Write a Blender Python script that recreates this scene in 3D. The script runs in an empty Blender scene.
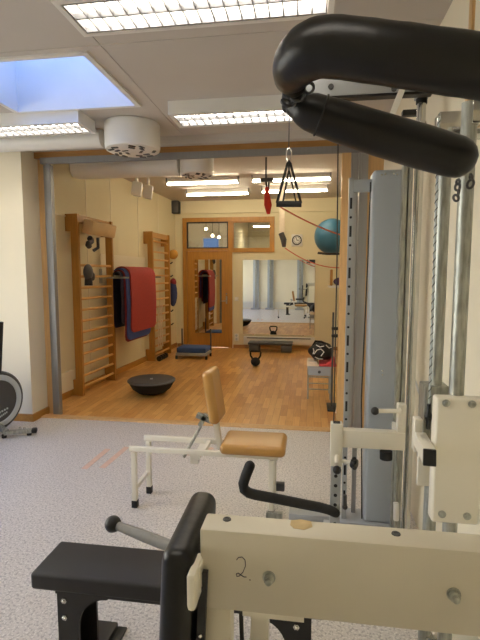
import bpy, bmesh, math, random
from mathutils import Vector, Matrix, Euler
random.seed(4)
C = bpy.context.scene.collection
SC = bpy.context.scene
PI = math.pi
R = math.radians

# ------------------------------------------------------------------ camera (eye 1.5 m above the floor)
FPX, YAW, PITCH, EYE = 460.0, R(8.5), R(5.71), 1.5
FW = Vector((-math.sin(YAW) * math.cos(PITCH), math.cos(YAW) * math.cos(PITCH), -math.sin(PITCH)))
RT = Vector((math.cos(YAW), math.sin(YAW), 0))
UP = RT.cross(FW)


def ray(px, py):
    return FW + RT * ((px - 240) / FPX) + UP * ((320 - py) / FPX)


def atY(px, py, y):          # the point of the photo's sight line at room depth y
    d = ray(px, py)
    return Vector((0, 0, EYE)) + d * (y / d.y)


def atZ(px, py, z):
    d = ray(px, py)
    return Vector((0, 0, EYE)) + d * ((z - EYE) / d.z)


def atX(px, py, x):
    d = ray(px, py)
    return Vector((0, 0, EYE)) + d * (x / d.x)


cam_d = bpy.data.cameras.new('camera')
cam = bpy.data.objects.new('camera', cam_d)
C.objects.link(cam)
cam.location = (0, 0, EYE)
cam.rotation_euler = Matrix((RT, UP, -FW)).transposed().to_euler()
cam_d.sensor_fit = 'VERTICAL'
cam_d.sensor_height = 36.0
cam_d.lens = FPX / 640 * 36.0
cam_d.clip_start = 0.02
SC.camera = cam


# ------------------------------------------------------------------ materials
def lin(c):
    return tuple((v / 12.92 if v <= 0.04045 else ((v + 0.055) / 1.055) ** 2.4) for v in [x / 255 for x in c]) + (1,)


def mat(name, rgb, rough=0.5, metal=0.0, var=0.06, scale=6.0, bump=0.0, bscale=200.0, coat=0.0, spec=0.5, stretch=None):
    m = bpy.data.materials.new(name)
    m.use_nodes = True
    nt = m.node_tree
    b = nt.nodes['Principled BSDF']
    b.inputs['Roughness'].default_value = rough
    b.inputs['Metallic'].default_value = metal
    b.inputs['Specular IOR Level'].default_value = spec
    if coat:
        b.inputs['Coat Weight'].default_value = coat
        b.inputs['Coat Roughness'].default_value = 0.15
    tc = nt.nodes.new('ShaderNodeTexCoord')
    mp = nt.nodes.new('ShaderNodeMapping')
    if stretch:
        mp.inputs['Scale'].default_value = stretch
    nt.links.new(tc.outputs['Object'], mp.inputs['Vector'])
    n = nt.nodes.new('ShaderNodeTexNoise')
    n.inputs['Scale'].default_value = scale
    n.inputs['Detail'].default_value = 4
    nt.links.new(mp.outputs[0], n.inputs['Vector'])
    cr = nt.nodes.new('ShaderNodeValToRGB')
    c = lin(rgb)
    cr.color_ramp.elements[0].position = 0.3
    cr.color_ramp.elements[1].position = 0.7
    cr.color_ramp.elements[0].color = tuple(v * (1 - var) for v in c[:3]) + (1,)
    cr.color_ramp.elements[1].color = tuple(min(1, v * (1 + var)) for v in c[:3]) + (1,)
    nt.links.new(n.outputs['Fac'], cr.inputs[0])
    nt.links.new(cr.outputs[0], b.inputs['Base Color'])
    if bump:
        n2 = nt.nodes.new('ShaderNodeTexNoise')
        n2.inputs['Scale'].default_value = bscale
        n2.inputs['Detail'].default_value = 3
        nt.links.new(mp.outputs[0], n2.inputs['Vector'])
        bp = nt.nodes.new('ShaderNodeBump')
        bp.inputs['Strength'].default_value = bump
        bp.inputs['Distance'].default_value = 0.002
        nt.links.new(n2.outputs['Fac'], bp.inputs['Height'])
        nt.links.new(bp.outputs[0], b.inputs['Normal'])
    return m


def emit(name, rgb, strength):
    m = bpy.data.materials.new(name)
    m.use_nodes = True
    nt = m.node_tree
    nt.nodes.remove(nt.nodes['Principled BSDF'])
    e = nt.nodes.new('ShaderNodeEmission')
    e.inputs[0].default_value = lin(rgb)
    e.inputs[1].default_value = strength
    nt.links.new(e.outputs[0], nt.nodes['Material Output'].inputs[0])
    return m


def vinyl_mat():
    m = mat('speckled_vinyl', (204, 198, 190), 0.35, 0, 0.03, 1.5)
    nt = m.node_tree
    b = nt.nodes['Principled BSDF']
    base = b.inputs['Base Color'].links[0].from_socket
    tc = nt.nodes['Texture Coordinate']
    prev = base
    for sc, lo, hi, col, amt in ((75, 0.40, 0.50, (140, 135, 130), 0.6), (110, 0.54, 0.64, (232, 228, 220), 0.8), (45, 0.6, 0.66, (206, 198, 192), 0.5)):
        n = nt.nodes.new('ShaderNodeTexNoise')
        n.inputs['Scale'].default_value = sc
        n.inputs['Detail'].default_value = 2
        n.inputs['W' if 'W' in n.inputs and n.noise_dimensions == '4D' else 'Scale'].default_value = sc
        nt.links.new(tc.outputs['Object'], n.inputs['Vector'])
        mr = nt.nodes.new('ShaderNodeMapRange')
        inv = sc == 75
        mr.inputs['From Min'].default_value = hi if inv else lo
        mr.inputs['From Max'].default_value = lo if inv else hi
        mr.inputs['To Max'].default_value = amt
        nt.links.new(n.outputs['Fac'], mr.inputs['Value'])
        mx = nt.nodes.new('ShaderNodeMix')
        mx.data_type = 'RGBA'
        nt.links.new(mr.outputs[0], mx.inputs[0])
        nt.links.new(prev, mx.inputs[6])
        mx.inputs[7].default_value = lin(col)
        prev = mx.outputs[2]
    nt.links.new(prev, b.inputs['Base Color'])
    return m


def parquet_mat():
    m = bpy.data.materials.new('oak_parquet')
    m.use_nodes = True
    nt = m.node_tree
    b = nt.nodes['Principled BSDF']
    b.inputs['Roughness'].default_value = 0.3
    tc = nt.nodes.new('ShaderNodeTexCoord')
    mp = nt.nodes.new('ShaderNodeMapping')
    mp.inputs['Rotation'].default_value = (0, 0, R(90))
    nt.links.new(tc.outputs['Object'], mp.inputs['Vector'])
    br = nt.nodes.new('ShaderNodeTexBrick')
    br.offset = 0.37
    br.inputs['Color1'].default_value = lin((222, 174, 102))
    br.inputs['Color2'].default_value = lin((192, 134, 70))
    br.inputs['Mortar'].default_value = lin((150, 96, 46))
    br.inputs['Scale'].default_value = 1
    br.inputs['Mortar Size'].default_value = 0.0012
    br.inputs['Brick Width'].default_value = 0.42
    br.inputs['Row Height'].default_value = 0.072
    nt.links.new(mp.outputs[0], br.inputs['Vector'])
    mp2 = nt.nodes.new('ShaderNodeMapping')
    mp2.inputs['Scale'].default_value = (40, 2.5, 1)
    nt.links.new(tc.outputs['Object'], mp2.inputs['Vector'])
    n = nt.nodes.new('ShaderNodeTexNoise')
    n.inputs['Scale'].default_value = 1.5
    n.inputs['Detail'].default_value = 5
    nt.links.new(mp2.outputs[0], n.inputs['Vector'])
    mx = nt.nodes.new('ShaderNodeMix')
    mx.data_type = 'RGBA'
    mx.blend_type = 'OVERLAY'
    mx.inputs[0].default_value = 0.35
    nt.links.new(br.outputs['Color'], mx.inputs[6])
    nt.links.new(n.outputs['Fac'], mx.inputs[7])
    nt.links.new(mx.outputs[2], b.inputs['Base Color'])
    return m


def glass_mat(name, tint, mixf=0.12, rough=0.0):
    m = bpy.data.materials.new(name)
    m.use_nodes = True
    nt = m.node_tree
    nt.nodes.remove(nt.nodes['Principled BSDF'])
    t = nt.nodes.new('ShaderNodeBsdfTransparent')
    t.inputs[0].default_value = tint
    g = nt.nodes.new('ShaderNodeBsdfGlossy')
    g.inputs['Roughness'].default_value = rough
    mx = nt.nodes.new('ShaderNodeMixShader')
    mx.inputs[0].default_value = mixf
    nt.links.new(t.outputs[0], mx.inputs[1])
    nt.links.new(g.outputs[0], mx.inputs[2])
    nt.links.new(mx.outputs[0], nt.nodes['Material Output'].inputs[0])
    return m


M = dict(
    vinyl=vinyl_mat(), parquet=parquet_mat(),
    wall=mat('cream_paint', (230, 221, 197), 0.7, var=0.02, scale=2, bump=0.15, bscale=120),
    wallback=mat('warm_cream_paint', (222, 212, 178), 0.7, var=0.02, scale=2),
    ceil=mat('ceiling_board', (194, 188, 180), 0.85, var=0.02, scale=3, bump=0.3, bscale=90),
    white=mat('white_enamel', (226, 224, 218), 0.4, var=0.02),
    louvre=mat('louvre_aluminium', (118, 118, 120), 0.45, 0.0, var=0.02),
    whitegloss=mat('louvre_white', (238, 238, 236), 0.25, var=0.01),
    wood=mat('varnished_oak', (174, 124, 52), 0.4, var=0.14, scale=3, stretch=(14, 14, 1.2)),
    woodx=mat('varnished_oak_head', (160, 116, 62), 0.4, var=0.14, scale=3, stretch=(1.2, 14, 14)),
    woody=mat('varnished_oak_rail', (174, 124, 52), 0.4, var=0.14, scale=3, stretch=(14, 1.2, 14)),
    woodpale=mat('pale_beech', (206, 166, 112), 0.45, var=0.1, scale=3, stretch=(14, 14, 1.2)),
    rung=mat('beech_rung', (212, 164, 92), 0.4, var=0.08),
    alu=mat('aluminium', (168, 168, 168), 0.35, 0.9, var=0.05, stretch=(20, 20, 1)),
    duralu=mat('anodised_aluminium', (140, 140, 140), 0.5, 0.5, var=0.05, stretch=(20, 20, 1)),
    steel=mat('dull_steel', (164, 166, 158), 0.42, 0.8, var=0.28, scale=14, stretch=(6, 6, 1)),
    chrome=mat('chrome_plate', (214, 214, 210), 0.13, 1.0, var=0.06, scale=10),
    cream=mat('cream_enamel', (226, 221, 206), 0.35, var=0.025, scale=4, coat=0.2),
    creamd=mat('cream_enamel_machine', (200, 193, 174), 0.42, var=0.04, scale=3, coat=0.15),
    greyblue=mat('grey_blue_enamel', (168, 175, 182), 0.42, var=0.02, scale=4),
    grey=mat('grey_enamel', (160, 163, 165), 0.45, var=0.04),
    dgrey=mat('dark_grey_plastic', (70, 70, 70), 0.5, var=0.06),
    leather=mat('black_leather', (15, 15, 14), 0.36, var=0.15, scale=12, spec=0.4, bump=0.35, bscale=45),
    vinylblk=mat('black_vinyl', (24, 23, 24), 0.5, var=0.1, scale=20, bump=0.2, bscale=300),
    black=mat('black_paint', (22, 22, 22), 0.45, var=0.1),
    rubber=mat('black_rubber', (20, 20, 20), 0.75, var=0.15, scale=30),
    foam=mat('black_foam', (36, 36, 37), 0.8, var=0.15, scale=60, bump=0.3, bscale=200),
    tan=mat('tan_vinyl', (176, 130, 64), 0.32, var=0.06, scale=8, coat=0.15),
    red=mat('red_mat_foam', (152, 46, 40), 0.8, var=0.1, scale=30, bump=0.3, bscale=150),
    dred=mat('dark_red_mat_foam', (130, 30, 36), 0.8, var=0.1, scale=30),
    blue=mat('blue_mat_foam', (62, 78, 140), 0.8, var=0.1, scale=30),
    navy=mat('navy_mat_foam', (34, 32, 62), 0.8, var=0.1, scale=30),
    bluestep=mat('blue_step_cover', (46, 76, 130), 0.6, var=0.06),
    ball=mat('teal_ball_vinyl', (50, 106, 136), 0.4, var=0.03),
    pink=mat('pink_latex', (206, 104, 84), 0.6, var=0.05),
    redcloth=mat('red_cloth', (206, 52, 34), 0.8, var=0.12, scale=30),
    towelred=mat('coral_towel', (206, 76, 76), 0.9, var=0.1, scale=60, bump=0.4, bscale=200),
    towelwhite=mat('cream_towel', (236, 222, 200), 0.9, var=0.06, scale=60, bump=0.4, bscale=200),
    beige=mat('beige_vinyl', (198, 166, 118), 0.55, var=0.05),
    peach=mat('peach_tape', (216, 184, 162), 0.6, var=0.08, scale=20),
    purple=mat('purple_cloth', (78, 40, 84), 0.8, var=0.1),
    ring=mat('pale_grey_plastic', (186, 194, 196), 0.45, var=0.04),
    ink=mat('ink', (40, 36, 60), 0.7, var=0.02),
    stain=mat('worn_patch', (196, 172, 126), 0.6, var=0.12, scale=60),
    yellow=mat('yellow_ball_vinyl', (190, 140, 52), 0.5, var=0.05),
    tealcloth=mat('navy_cloth', (44, 52, 92), 0.85, var=0.12),
    dark=mat('dark_void_paint', (52, 50, 50), 0.8, var=0.05),
)
mm = bpy.data.materials.new('mirror_silver')
mm.use_nodes = True
_b = mm.node_tree.nodes['Principled BSDF']
_b.inputs['Metallic'].default_value = 1
_b.inputs['Roughness'].default_value = 0.01
_n = mm.node_tree.nodes.new('ShaderNodeTexNoise'); _n.inputs['Scale'].default_value = 2
_cr = mm.node_tree.nodes.new('ShaderNodeValToRGB')
_cr.color_ramp.elements[0].color = (0.86, 0.88, 0.86, 1); _cr.color_ramp.elements[1].color = (0.9, 0.92, 0.9, 1)
mm.node_tree.links.new(_n.outputs['Fac'], _cr.inputs[0]); mm.node_tree.links.new(_cr.outputs[0], _b.inputs['Base Color'])
M['mirror'] = mm
M['glass'] = glass_mat('clear_glass', (0.95, 0.97, 0.96, 1), 0.04)
M['transom'] = glass_mat('transom_glass', (0.8, 0.82, 0.8, 1), 0.10)
M['tube'] = emit('fluorescent_tube', (255, 246, 232), 26)
M['tubew'] = emit('warm_fluorescent_tube', (255, 238, 204), 50)
M['bulb'] = emit('bulb', (255, 220, 180), 60)
M['spot'] = emit('spot_lens', (255, 228, 190), 14)


# ------------------------------------------------------------------ mesh builder
class MB:
    def __init__(self):
        self.bm = bmesh.new()
        self.mi = 0

    def _mark(self, verts):
        fs = set()
        for v in verts:
            for f in v.link_faces:
                fs.add(f)
        for f in fs:
            f.material_index = self.mi

    def box(self, c, s, rot=None, bev=0.0, seg=2):
        r = bmesh.ops.create_cube(self.bm, size=1)
        vs = r['verts']
        for v in vs:
            v.co = Vector((v.co.x * s[0], v.co.y * s[1], v.co.z * s[2]))
        if bev:
            es = list({e for v in vs for e in v.link_edges})
            q = bmesh.ops.bevel(self.bm, geom=es, offset=min(bev, min(s) * 0.49), segments=seg, profile=0.5, affect='EDGES')
            vs = list({v for f in q['faces'] for v in f.verts} | {v for v in vs if v.is_valid})
        m = Matrix.Translation(Vector(c))
        if rot is not None:
            m = m @ (rot.to_4x4() if isinstance(rot, Matrix) else Euler(rot).to_matrix().to_4x4())
        for v in vs:
            v.co = m @ v.co
        self._mark(vs)
        return self

    def bx(self, x0, x1, y0, y1, z0, z1, bev=0.0, seg=2):
        return self.box(((x0 + x1) / 2, (y0 + y1) / 2, (z0 + z1) / 2), (abs(x1 - x0), abs(y1 - y0), abs(z1 - z0)), None, bev, seg)

    def tube(self, pts, r, seg=12, closed=False, caps=True, round_ends=False):
        pts = [Vector(p) for p in pts]
        n = len(pts)
        rs = list(r) if isinstance(r, (list, tuple)) else [r] * n
        if round_ends:
            k = 4
            a, b = pts[0], pts[-1]
            da = (pts[0] - pts[1]).normalized(); db = (pts[-1] - pts[-2]).normalized()
            ra, rb = rs[0], rs[-1]
            pre = [(a + da * ra * math.sin(t), ra * math.cos(t)) for t in [PI / 2 * 0.97 * (k - i) / k for i in range(k)]]
            post = [(b + db * rb * math.sin(t), rb * math.cos(t)) for t in [PI / 2 * 0.97 * (i + 1) / k for i in range(k)]]
            pts = [p for p, _ in pre] + pts + [p for p, _ in post]
            rs = [q for _, q in pre] + rs + [q for _, q in post]
            n = len(pts)
        T = []
        for i in range(n):
            if closed:
                t = pts[(i + 1) % n] - pts[i - 1]
            else:
                t = pts[min(i + 1, n - 1)] - pts[max(i - 1, 0)]
            T.append(t.normalized())
        ref = Vector((0, 0, 1)) if abs(T[0].z) < 0.9 else Vector((1, 0, 0))
        u = T[0].cross(ref).normalized()
        rings = []
        allv = []
        for i in range(n):
            if i:
                ax = T[i - 1].cross(T[i])
                if ax.length > 1e-7:
                    u = Matrix.Rotation(T[i - 1].angle(T[i]), 3, ax.normalized()) @ u
            u = (u - T[i] * u.dot(T[i])).normalized()
            w = T[i].cross(u)
            ring = [self.bm.verts.new(pts[i] + (u * math.cos(2 * PI * k / seg) + w * math.sin(2 * PI * k / seg)) * rs[i]) for k in range(seg)]
            rings.append(ring)
            allv += ring
        m = n if closed else n - 1
        for i in range(m):
            a, b = rings[i], rings[(i + 1) % n]
            for k in range(seg):
                try:
                    self.bm.faces.new((a[k], a[(k + 1) % seg], b[(k + 1) % seg], b[k]))
                except ValueError:
                    pass
        if caps and not closed:
            self.bm.faces.new(list(reversed(rings[0])))
            self.bm.faces.new(rings[-1])
        self._mark(allv)
        return self

    def cyl(self, p0, p1, r, r2=None, seg=18):
        return self.tube([p0, p1], [r, r if r2 is None else r2], seg)

    def ball(self, c, r, seg=20, squash=(1, 1, 1), rot=None):
        q = bmesh.ops.create_uvsphere(self.bm, u_segments=seg, v_segments=max(8, seg // 2), radius=r)
        for v in q['verts']:
            p = Vector((v.co.x * squash[0], v.co.y * squash[1], v.co.z * squash[2]))
            if rot:
                p = Euler(rot).to_matrix() @ p
            v.co = Vector(c) + p
        self._mark(q['verts'])
        return self

    def lathe(self, prof, c, axis=(0, 0, 1), seg=28, caps=True):
        q = Vector((0, 0, 1)).rotation_difference(Vector(axis).normalized()).to_matrix()
        rings, allv = [], []
        for r_, z_ in prof:
            ring = [self.bm.verts.new(Vector(c) + q @ Vector((max(r_, 1e-4) * math.cos(2 * PI * k / seg), max(r_, 1e-4) * math.sin(2 * PI * k / seg), z_))) for k in range(seg)]
            rings.append(ring); allv += ring
        for a, b in zip(rings, rings[1:]):
            for k in range(seg):
                self.bm.faces.new((a[k], a[(k + 1) % seg], b[(k + 1) % seg], b[k]))
        if caps:
            self.bm.faces.new(list(reversed(rings[0])))
            self.bm.faces.new(rings[-1])
        self._mark(allv)
        return self

    def torus(self, c, R_, r_, axis=(0, 0, 1), seg=28, s2=8, sq=(1, 1)):
        q = Vector((0, 0, 1)).rotation_difference(Vector(axis).normalized()).to_matrix()
        pts = [Vector(c) + q @ Vector((R_ * sq[0] * math.cos(2 * PI * k / seg), R_ * sq[1] * math.sin(2 * PI * k / seg), 0)) for k in range(seg)]
        return self.tube(pts, r_, s2, closed=True)

    def prism(self, poly, d0, d1, plane='XZ'):
        def p(u, v, d):
            return {'XZ': (u, d, v), 'YZ': (d, u, v), 'XY': (u, v, d)}[plane]
        a = [self.bm.verts.new(p(u, v, d0)) for u, v in poly]
        b = [self.bm.verts.new(p(u, v, d1)) for u, v in poly]
        n = len(poly)
        self.bm.faces.new(a); self.bm.faces.new(list(reversed(b)))
        for i in range(n):
            self.bm.faces.new((a[i], b[i], b[(i + 1) % n], a[(i + 1) % n]))
        self._mark(a + b)
        return self

    def slab(self, pts, th, nrm):            # polygon in space, given thickness along nrm
        nrm = Vector(nrm).normalized() * th
        a = [self.bm.verts.new(Vector(q)) for q in pts]
        b = [self.bm.verts.new(Vector(q) + nrm) for q in pts]
        n = len(pts)
        self.bm.faces.new(a); self.bm.faces.new(list(reversed(b)))
        for i in range(n):
            self.bm.faces.new((a[i], b[i], b[(i + 1) % n], a[(i + 1) % n]))
        self._mark(a + b)
        return self

    def ribbon(self, pts, side, th, w):      # flat strap along pts: width w along side, thickness th
        pts = [Vector(q) for q in pts]
        side = Vector(side).normalized()
        rings, allv = [], []
        n = len(pts)
        for i in range(n):
            t = (pts[min(i + 1, n - 1)] - pts[max(i - 1, 0)]).normalized()
            nn = t.cross(side).normalized()
            ring = [self.bm.verts.new(pts[i] + side * a * w / 2 + nn * b * th / 2) for a, b in ((-1, -1), (1, -1), (1, 1), (-1, 1))]
            rings.append(ring); allv += ring
        for a, b in zip(rings, rings[1:]):
            for k in range(4):
                self.bm.faces.new((a[k], a[(k + 1) % 4], b[(k + 1) % 4], b[k]))
        self.bm.faces.new(list(reversed(rings[0]))); self.bm.faces.new(rings[-1])
        self._mark(allv)
        return self

    def build(self, name, mats, parent=None, local=False, smooth=True, angle=35, org=None):
        bm = self.bm
        bmesh.ops.recalc_face_normals(bm, faces=bm.faces[:])
        if parent is not None:
            off = Vector((0, 0, 0))
            if not local:
                p = parent
                while p is not None:
                    off += p.location
                    p = p.parent
        elif org is not None:
            off = Vector(org)
        else:
            xs = [v.co for v in bm.verts]
            off = Vector(((min(v.x for v in xs) + max(v.x for v in xs)) / 2, (min(v.y for v in xs) + max(v.y for v in xs)) / 2, min(v.z for v in xs)))
        if not local:
            for v in bm.verts:
                v.co -= off
        me = bpy.data.meshes.new(name)
        bm.to_mesh(me); bm.free()
        if smooth:
            for p in me.polygons:
                p.use_smooth = True
            me.set_sharp_from_angle(angle=R(angle))
        for q in (mats if isinstance(mats, (list, tuple)) else [mats]):
            me.materials.append(M[q])
        o = bpy.data.objects.new(name, me)
        C.objects.link(o)
        if parent is not None:
            o.parent = parent
        elif not local:
            o.location = off
        return o


def tag(o, label, cat, group=None):
    o['label'] = label; o['category'] = cat
    if group:
        o['group'] = group
    return o


def thing(name, label, cat, loc=(0, 0, 0), rotz=0.0, group=None):
    o = bpy.data.objects.new(name, None)
    o.empty_display_size = 0.1
    C.objects.link(o)
    o.location = loc; o.rotation_euler = (0, 0, rotz)
    return tag(o, label, cat, group)


def struct(o):
    o['kind'] = 'structure'
    return o


def copy_thing(root, loc, label):
    r = root.copy(); C.objects.link(r); r.location = loc; r['label'] = label
    for ch in list(root.children):
        c = ch.copy(); C.objects.link(c); c.parent = r
        for g in list(ch.children):
            d = g.copy(); C.objects.link(d); d.parent = c
    return r


# ------------------------------------------------------------------ the setting
XR, XL = 0.66, -4.4          # front room side walls
YR, YO, YB = -0.9, 4.42, 9.17  # rear wall, opening, far wall
HC, HB = 2.80, 2.95          # ceilings: front, back
SKEW = R(-2.86)


def wallX(y):                # far room's left wall runs a little off square
    return -2.91 + 0.05 * (y - 5.0)


struct(MB().bx(XL, XR, YR, 4.34, -0.1, 0).build('floor', 'vinyl', org=(0, 0, 0), smooth=False))
struct(MB().bx(-3.1, 0.72, 4.44, YB, -0.1, 0.0).build('floor', 'parquet', org=(0, 0, 0), smooth=False))
struct(MB().bx(-2.85, XR, 4.34, 4.44, -0.1, 0.012, bev=0.006).build('trim_1', 'woodpale'))
# skylight hole X -2.33..-1.35, Y 2.72..3.52
SX0, SX1, SY0, SY1 = -2.33, -1.335, 2.70, 3.53
b = MB()
b.bx(XL, SX0, YR, 4.5, HC, HC + 0.08); b.bx(SX1, XR, YR, 4.5, HC, HC + 0.08)
b.bx(SX0, SX1, YR, SY0, HC, HC + 0.08); b.bx(SX0, SX1, SY1, 4.5, HC, HC + 0.08)
ce = struct(b.build('ceiling', 'ceil', smooth=False))
b = MB()                     # joint strips between the ceiling boards
for x in (-3.6, -2.38, -1.2, 0.0):
    b.bx(x - 0.004, x + 0.004, YR, SY0 - 0.05 if SX0 - 0.1 < x < SX1 + 0.02 else 4.4, HC - 0.003, HC)
for y in (0.0, 1.25, 2.62):
    b.bx(XL, XR, y - 0.004, y + 0.004, HC - 0.003, HC)
struct(b.build('ceiling', 'ceil', smooth=False))
struct(MB().bx(XL, XR, 4.36, 4.48, 2.725, HC).build('wall_header', 'ceil', smooth=False))
struct(MB().bx(-3.1, 0.8, 4.56, YB + 0.1, HB, HB + 0.1).build('ceiling', 'ceil', smooth=False))
# skylight
w1 = MB().bx(SX0 - 0.04, SX0 + 0.004, SY0 - 0.04, SY1 + 0.04, HC + 0.081, HC + 0.85).bx(SX1 - 0.004, SX1 + 0.04, SY0 - 0.04, SY1 + 0.04, HC + 0.081, HC + 0.85) \
    .bx(SX0, SX1, SY0 - 0.04, SY0 + 0.004, HC + 0.081, HC + 0.85).bx(SX0, SX1, SY1 - 0.004, SY1 + 0.04, HC + 0.081, HC + 0.85) \
    .bx(SX0, SX0 + 0.004, SY0, SY1, HC, HC + 0.082).bx(SX1 - 0.004, SX1, SY0, SY1, HC, HC + 0.082) \
    .bx(SX0, SX1, SY0, SY0 + 0.004, HC, HC + 0.082).bx(SX0, SX1, SY1 - 0.004, SY1, HC, HC + 0.082).build('window_1', 'white', smooth=False)
struct(w1)
b = MB()
for a in ((SX0 - 0.03, SX0 + 0.006, SY0 - 0.03, SY1 + 0.03), (SX1 - 0.006, SX1 + 0.03, SY0 - 0.03, SY1 + 0.03), (SX0, SX1, SY0 - 0.03, SY0 + 0.006), (SX0, SX1, SY1 - 0.006, SY1 + 0.03)):
    b.bx(*a, HC - 0.012, HC + 0.002)
b.build('window_frame', 'white', w1, smooth=False)
MB().bx(SX0 - 0.03, SX1 + 0.03, SY0 - 0.03, SY1 + 0.03, HC + 0.85, HC + 0.858).build('pane', 'glass', w1, smooth=False)

struct(MB().bx(XR, XR + 0.12, YR - 0.1, 4.6, -0.1, HC + 0.1).build('wall_right', 'wall', smooth=False))
WY0, WY1, WZ0, WZ1 = -0.3, 3.3, 0.85, 2.35      # windows added in the unseen left wall to brighten the front room
b = MB().bx(XL - 0.12, XL, YR - 0.1, WY0, -0.1, HC + 0.1).bx(XL - 0.12, XL, WY1, 4.6, -0.1, HC + 0.1)
b.bx(XL - 0.12, XL, WY0, WY1, -0.1, WZ0).bx(XL - 0.12, XL, WY0, WY1, WZ1, HC + 0.1)
struct(b.build('wall_left', 'wall', smooth=False))
for k in range(3):
    ya, yb = WY0 + 1.2 * k, WY0 + 1.2 * (k + 1)
    b = MB()
    for a in ((ya, ya + 0.05, WZ0, WZ1), (yb - 0.05, yb, WZ0, WZ1), (ya + 0.05, yb - 0.05, WZ0, WZ0 + 0.05), (ya + 0.05, yb - 0.05, WZ1 - 0.05, WZ1)):
        b.bx(XL - 0.08, XL - 0.01, a[0], a[1], a[2], a[3])
    o = struct(b.build('window_%d' % (5 + k), 'white', smooth=False))
    MB().bx(XL - 0.05, XL - 0.044, ya + 0.04, yb - 0.04, WZ0 + 0.04, WZ1 - 0.04).build('pane', 'glass', o, smooth=False)
struct(MB().bx(XL, XR, YR - 0.12, YR, -0.1, HC + 0.1).build('wall_rear', 'wall', smooth=False))
struct(MB().bx(XL, -2.775, 4.22, 4.6, -0.1, HC).build('wall_divider', 'wall', smooth=False))
struct(MB().bx(-2.80, XR, 4.481, 4.6, 2.67, HB + 0.1).build('wall_header', 'ceil', smooth=False))
# frame of the opening: oak head, steel track, posts
struct(MB().bx(-2.80, XR, 4.44, 4.48, 2.665, 2.725).build('trim_2', 'woodx', smooth=False))
b = MB().bx(-2.70, XR, 4.42, 4.46, 2.635, 2.665).bx(-2.70, XR, 4.42, 4.43, 2.605, 2.635).bx(-2.70, XR, 4.45, 4.46, 2.605, 2.635)
struct(b.build('trim_3', 'duralu', smooth=False))
struct(MB().bx(-2.775, -2.69, 4.50, 4.60, 0.0, 2.665).build('trim_4', 'woodpale', smooth=False))
struct(MB().bx(-2.69, -2.655, 4.46, 4.50, 0.0, 2.60).bx(-2.65, -2.605, 4.44, 4.50, 0.0, 2.60).build('trim_5', 'duralu', smooth=False))
struct(MB().bx(0.285, 0.365, 4.42, 4.52, 0.012, 2.60).build('trim_6', 'woodpale', smooth=False))
struct(MB().bx(0.37, 0.43, 4.43, 4.50, 0.012, 2.60).bx(0.435, 0.455, 4.42, 4.50, 0.012, 2.60).bx(0.46, 0.52, 4.44, 4.50, 0.012, 2.60).build('trim_7', 'alu', smooth=False))
struct(MB().bx(0.52, XR, 4.46, 4.52, 0.012, 2.60).build('trim_8', 'woodpale', smooth=False))
struct(MB().bx(-2.95, -2.757, 4.20, 4.22, 0, 0.075).bx(-2.775, -2.757, 4.22, 4.50, 0, 0.075).bx(XL, -2.95, 4.20, 4.22, 0, 0.075).build('baseboard_left', 'woody', smooth=False))
# far room walls
wl = MB().bx(-0.12, 0, -0.55, 4.4, -0.1, HB + 0.1).build('wall_left', 'wallback', None, local=True, smooth=False)
wl.location = (wallX(5.0), 5.0, 0); wl.rotation_euler = (0, 0, SKEW); struct(wl)
b = MB()
for y in (0.02, 0.72, 1.40, 2.35, 3.25):
    b.bx(0, 0.006, y - 0.008, y + 0.008, 0.2, HB)
b.bx(0, 0.012, -0.4, 0.35, 2.18, 2.2)
t = b.build('trim_9', 'wall', None, local=True, smooth=False); t.location = wl.location; t.rotation_euler = wl.rotation_euler; struct(t)
b = MB().bx(0, 0.02, -0.45, 4.15, 0, 0.085)
t = b.build('baseboard_left', 'woody', None, local=True, smooth=False); t.location = wl.location; t.rotation_euler = wl.rotation_euler; struct(t)
b = MB().bx(0, 0.035, -0.45, 0.25, 0.085, 0.32).bx(0, 0.01, 1.05, 2.6, 1.2, 1.78)
t = b.build('trim_10', 'wall', None, local=True, smooth=False); t.location = wl.location; t.rotation_euler = wl.rotation_euler; struct(t)
DX0, DX1, DX2 = -2.49, -1.575, -0.735
b = MB()                     # far wall around the door and the transoms
b.bx(-2.9, DX0 - 0.05, YB, YB + 0.12, -0.1, HB + 0.1)
b.bx(DX0 - 0.05, DX2 + 0.04, YB, YB + 0.12, 2.60, HB + 0.1)
b.bx(DX1 + 0.05, DX2 + 0.04, YB, YB + 0.12, -0.1, 1.94)
b.bx(DX2 + 0.04, 0.8, YB, YB + 0.12, -0.1, HB + 0.1)
struct(b.build('wall_back', 'wallback', smooth=False))
struct(MB().bx(-2.67, 0.70, YB - 0.05, YB, 2.70, HB).build('trim_11', 'wallback', smooth=False))
struct(MB().bx(0.70, 0.80, 4.52, YB, -0.1, HB + 0.1).build('wall_right', 'wallback', smooth=False))
struct(MB().bx(DX1 + 0.07, 0.70, YB - 0.015, YB, 0, 0.07).bx(-2.68, DX0 - 0.06, YB - 0.015, YB, 0, 0.07).build('baseboard_back', 'woodx', smooth=False))
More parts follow.
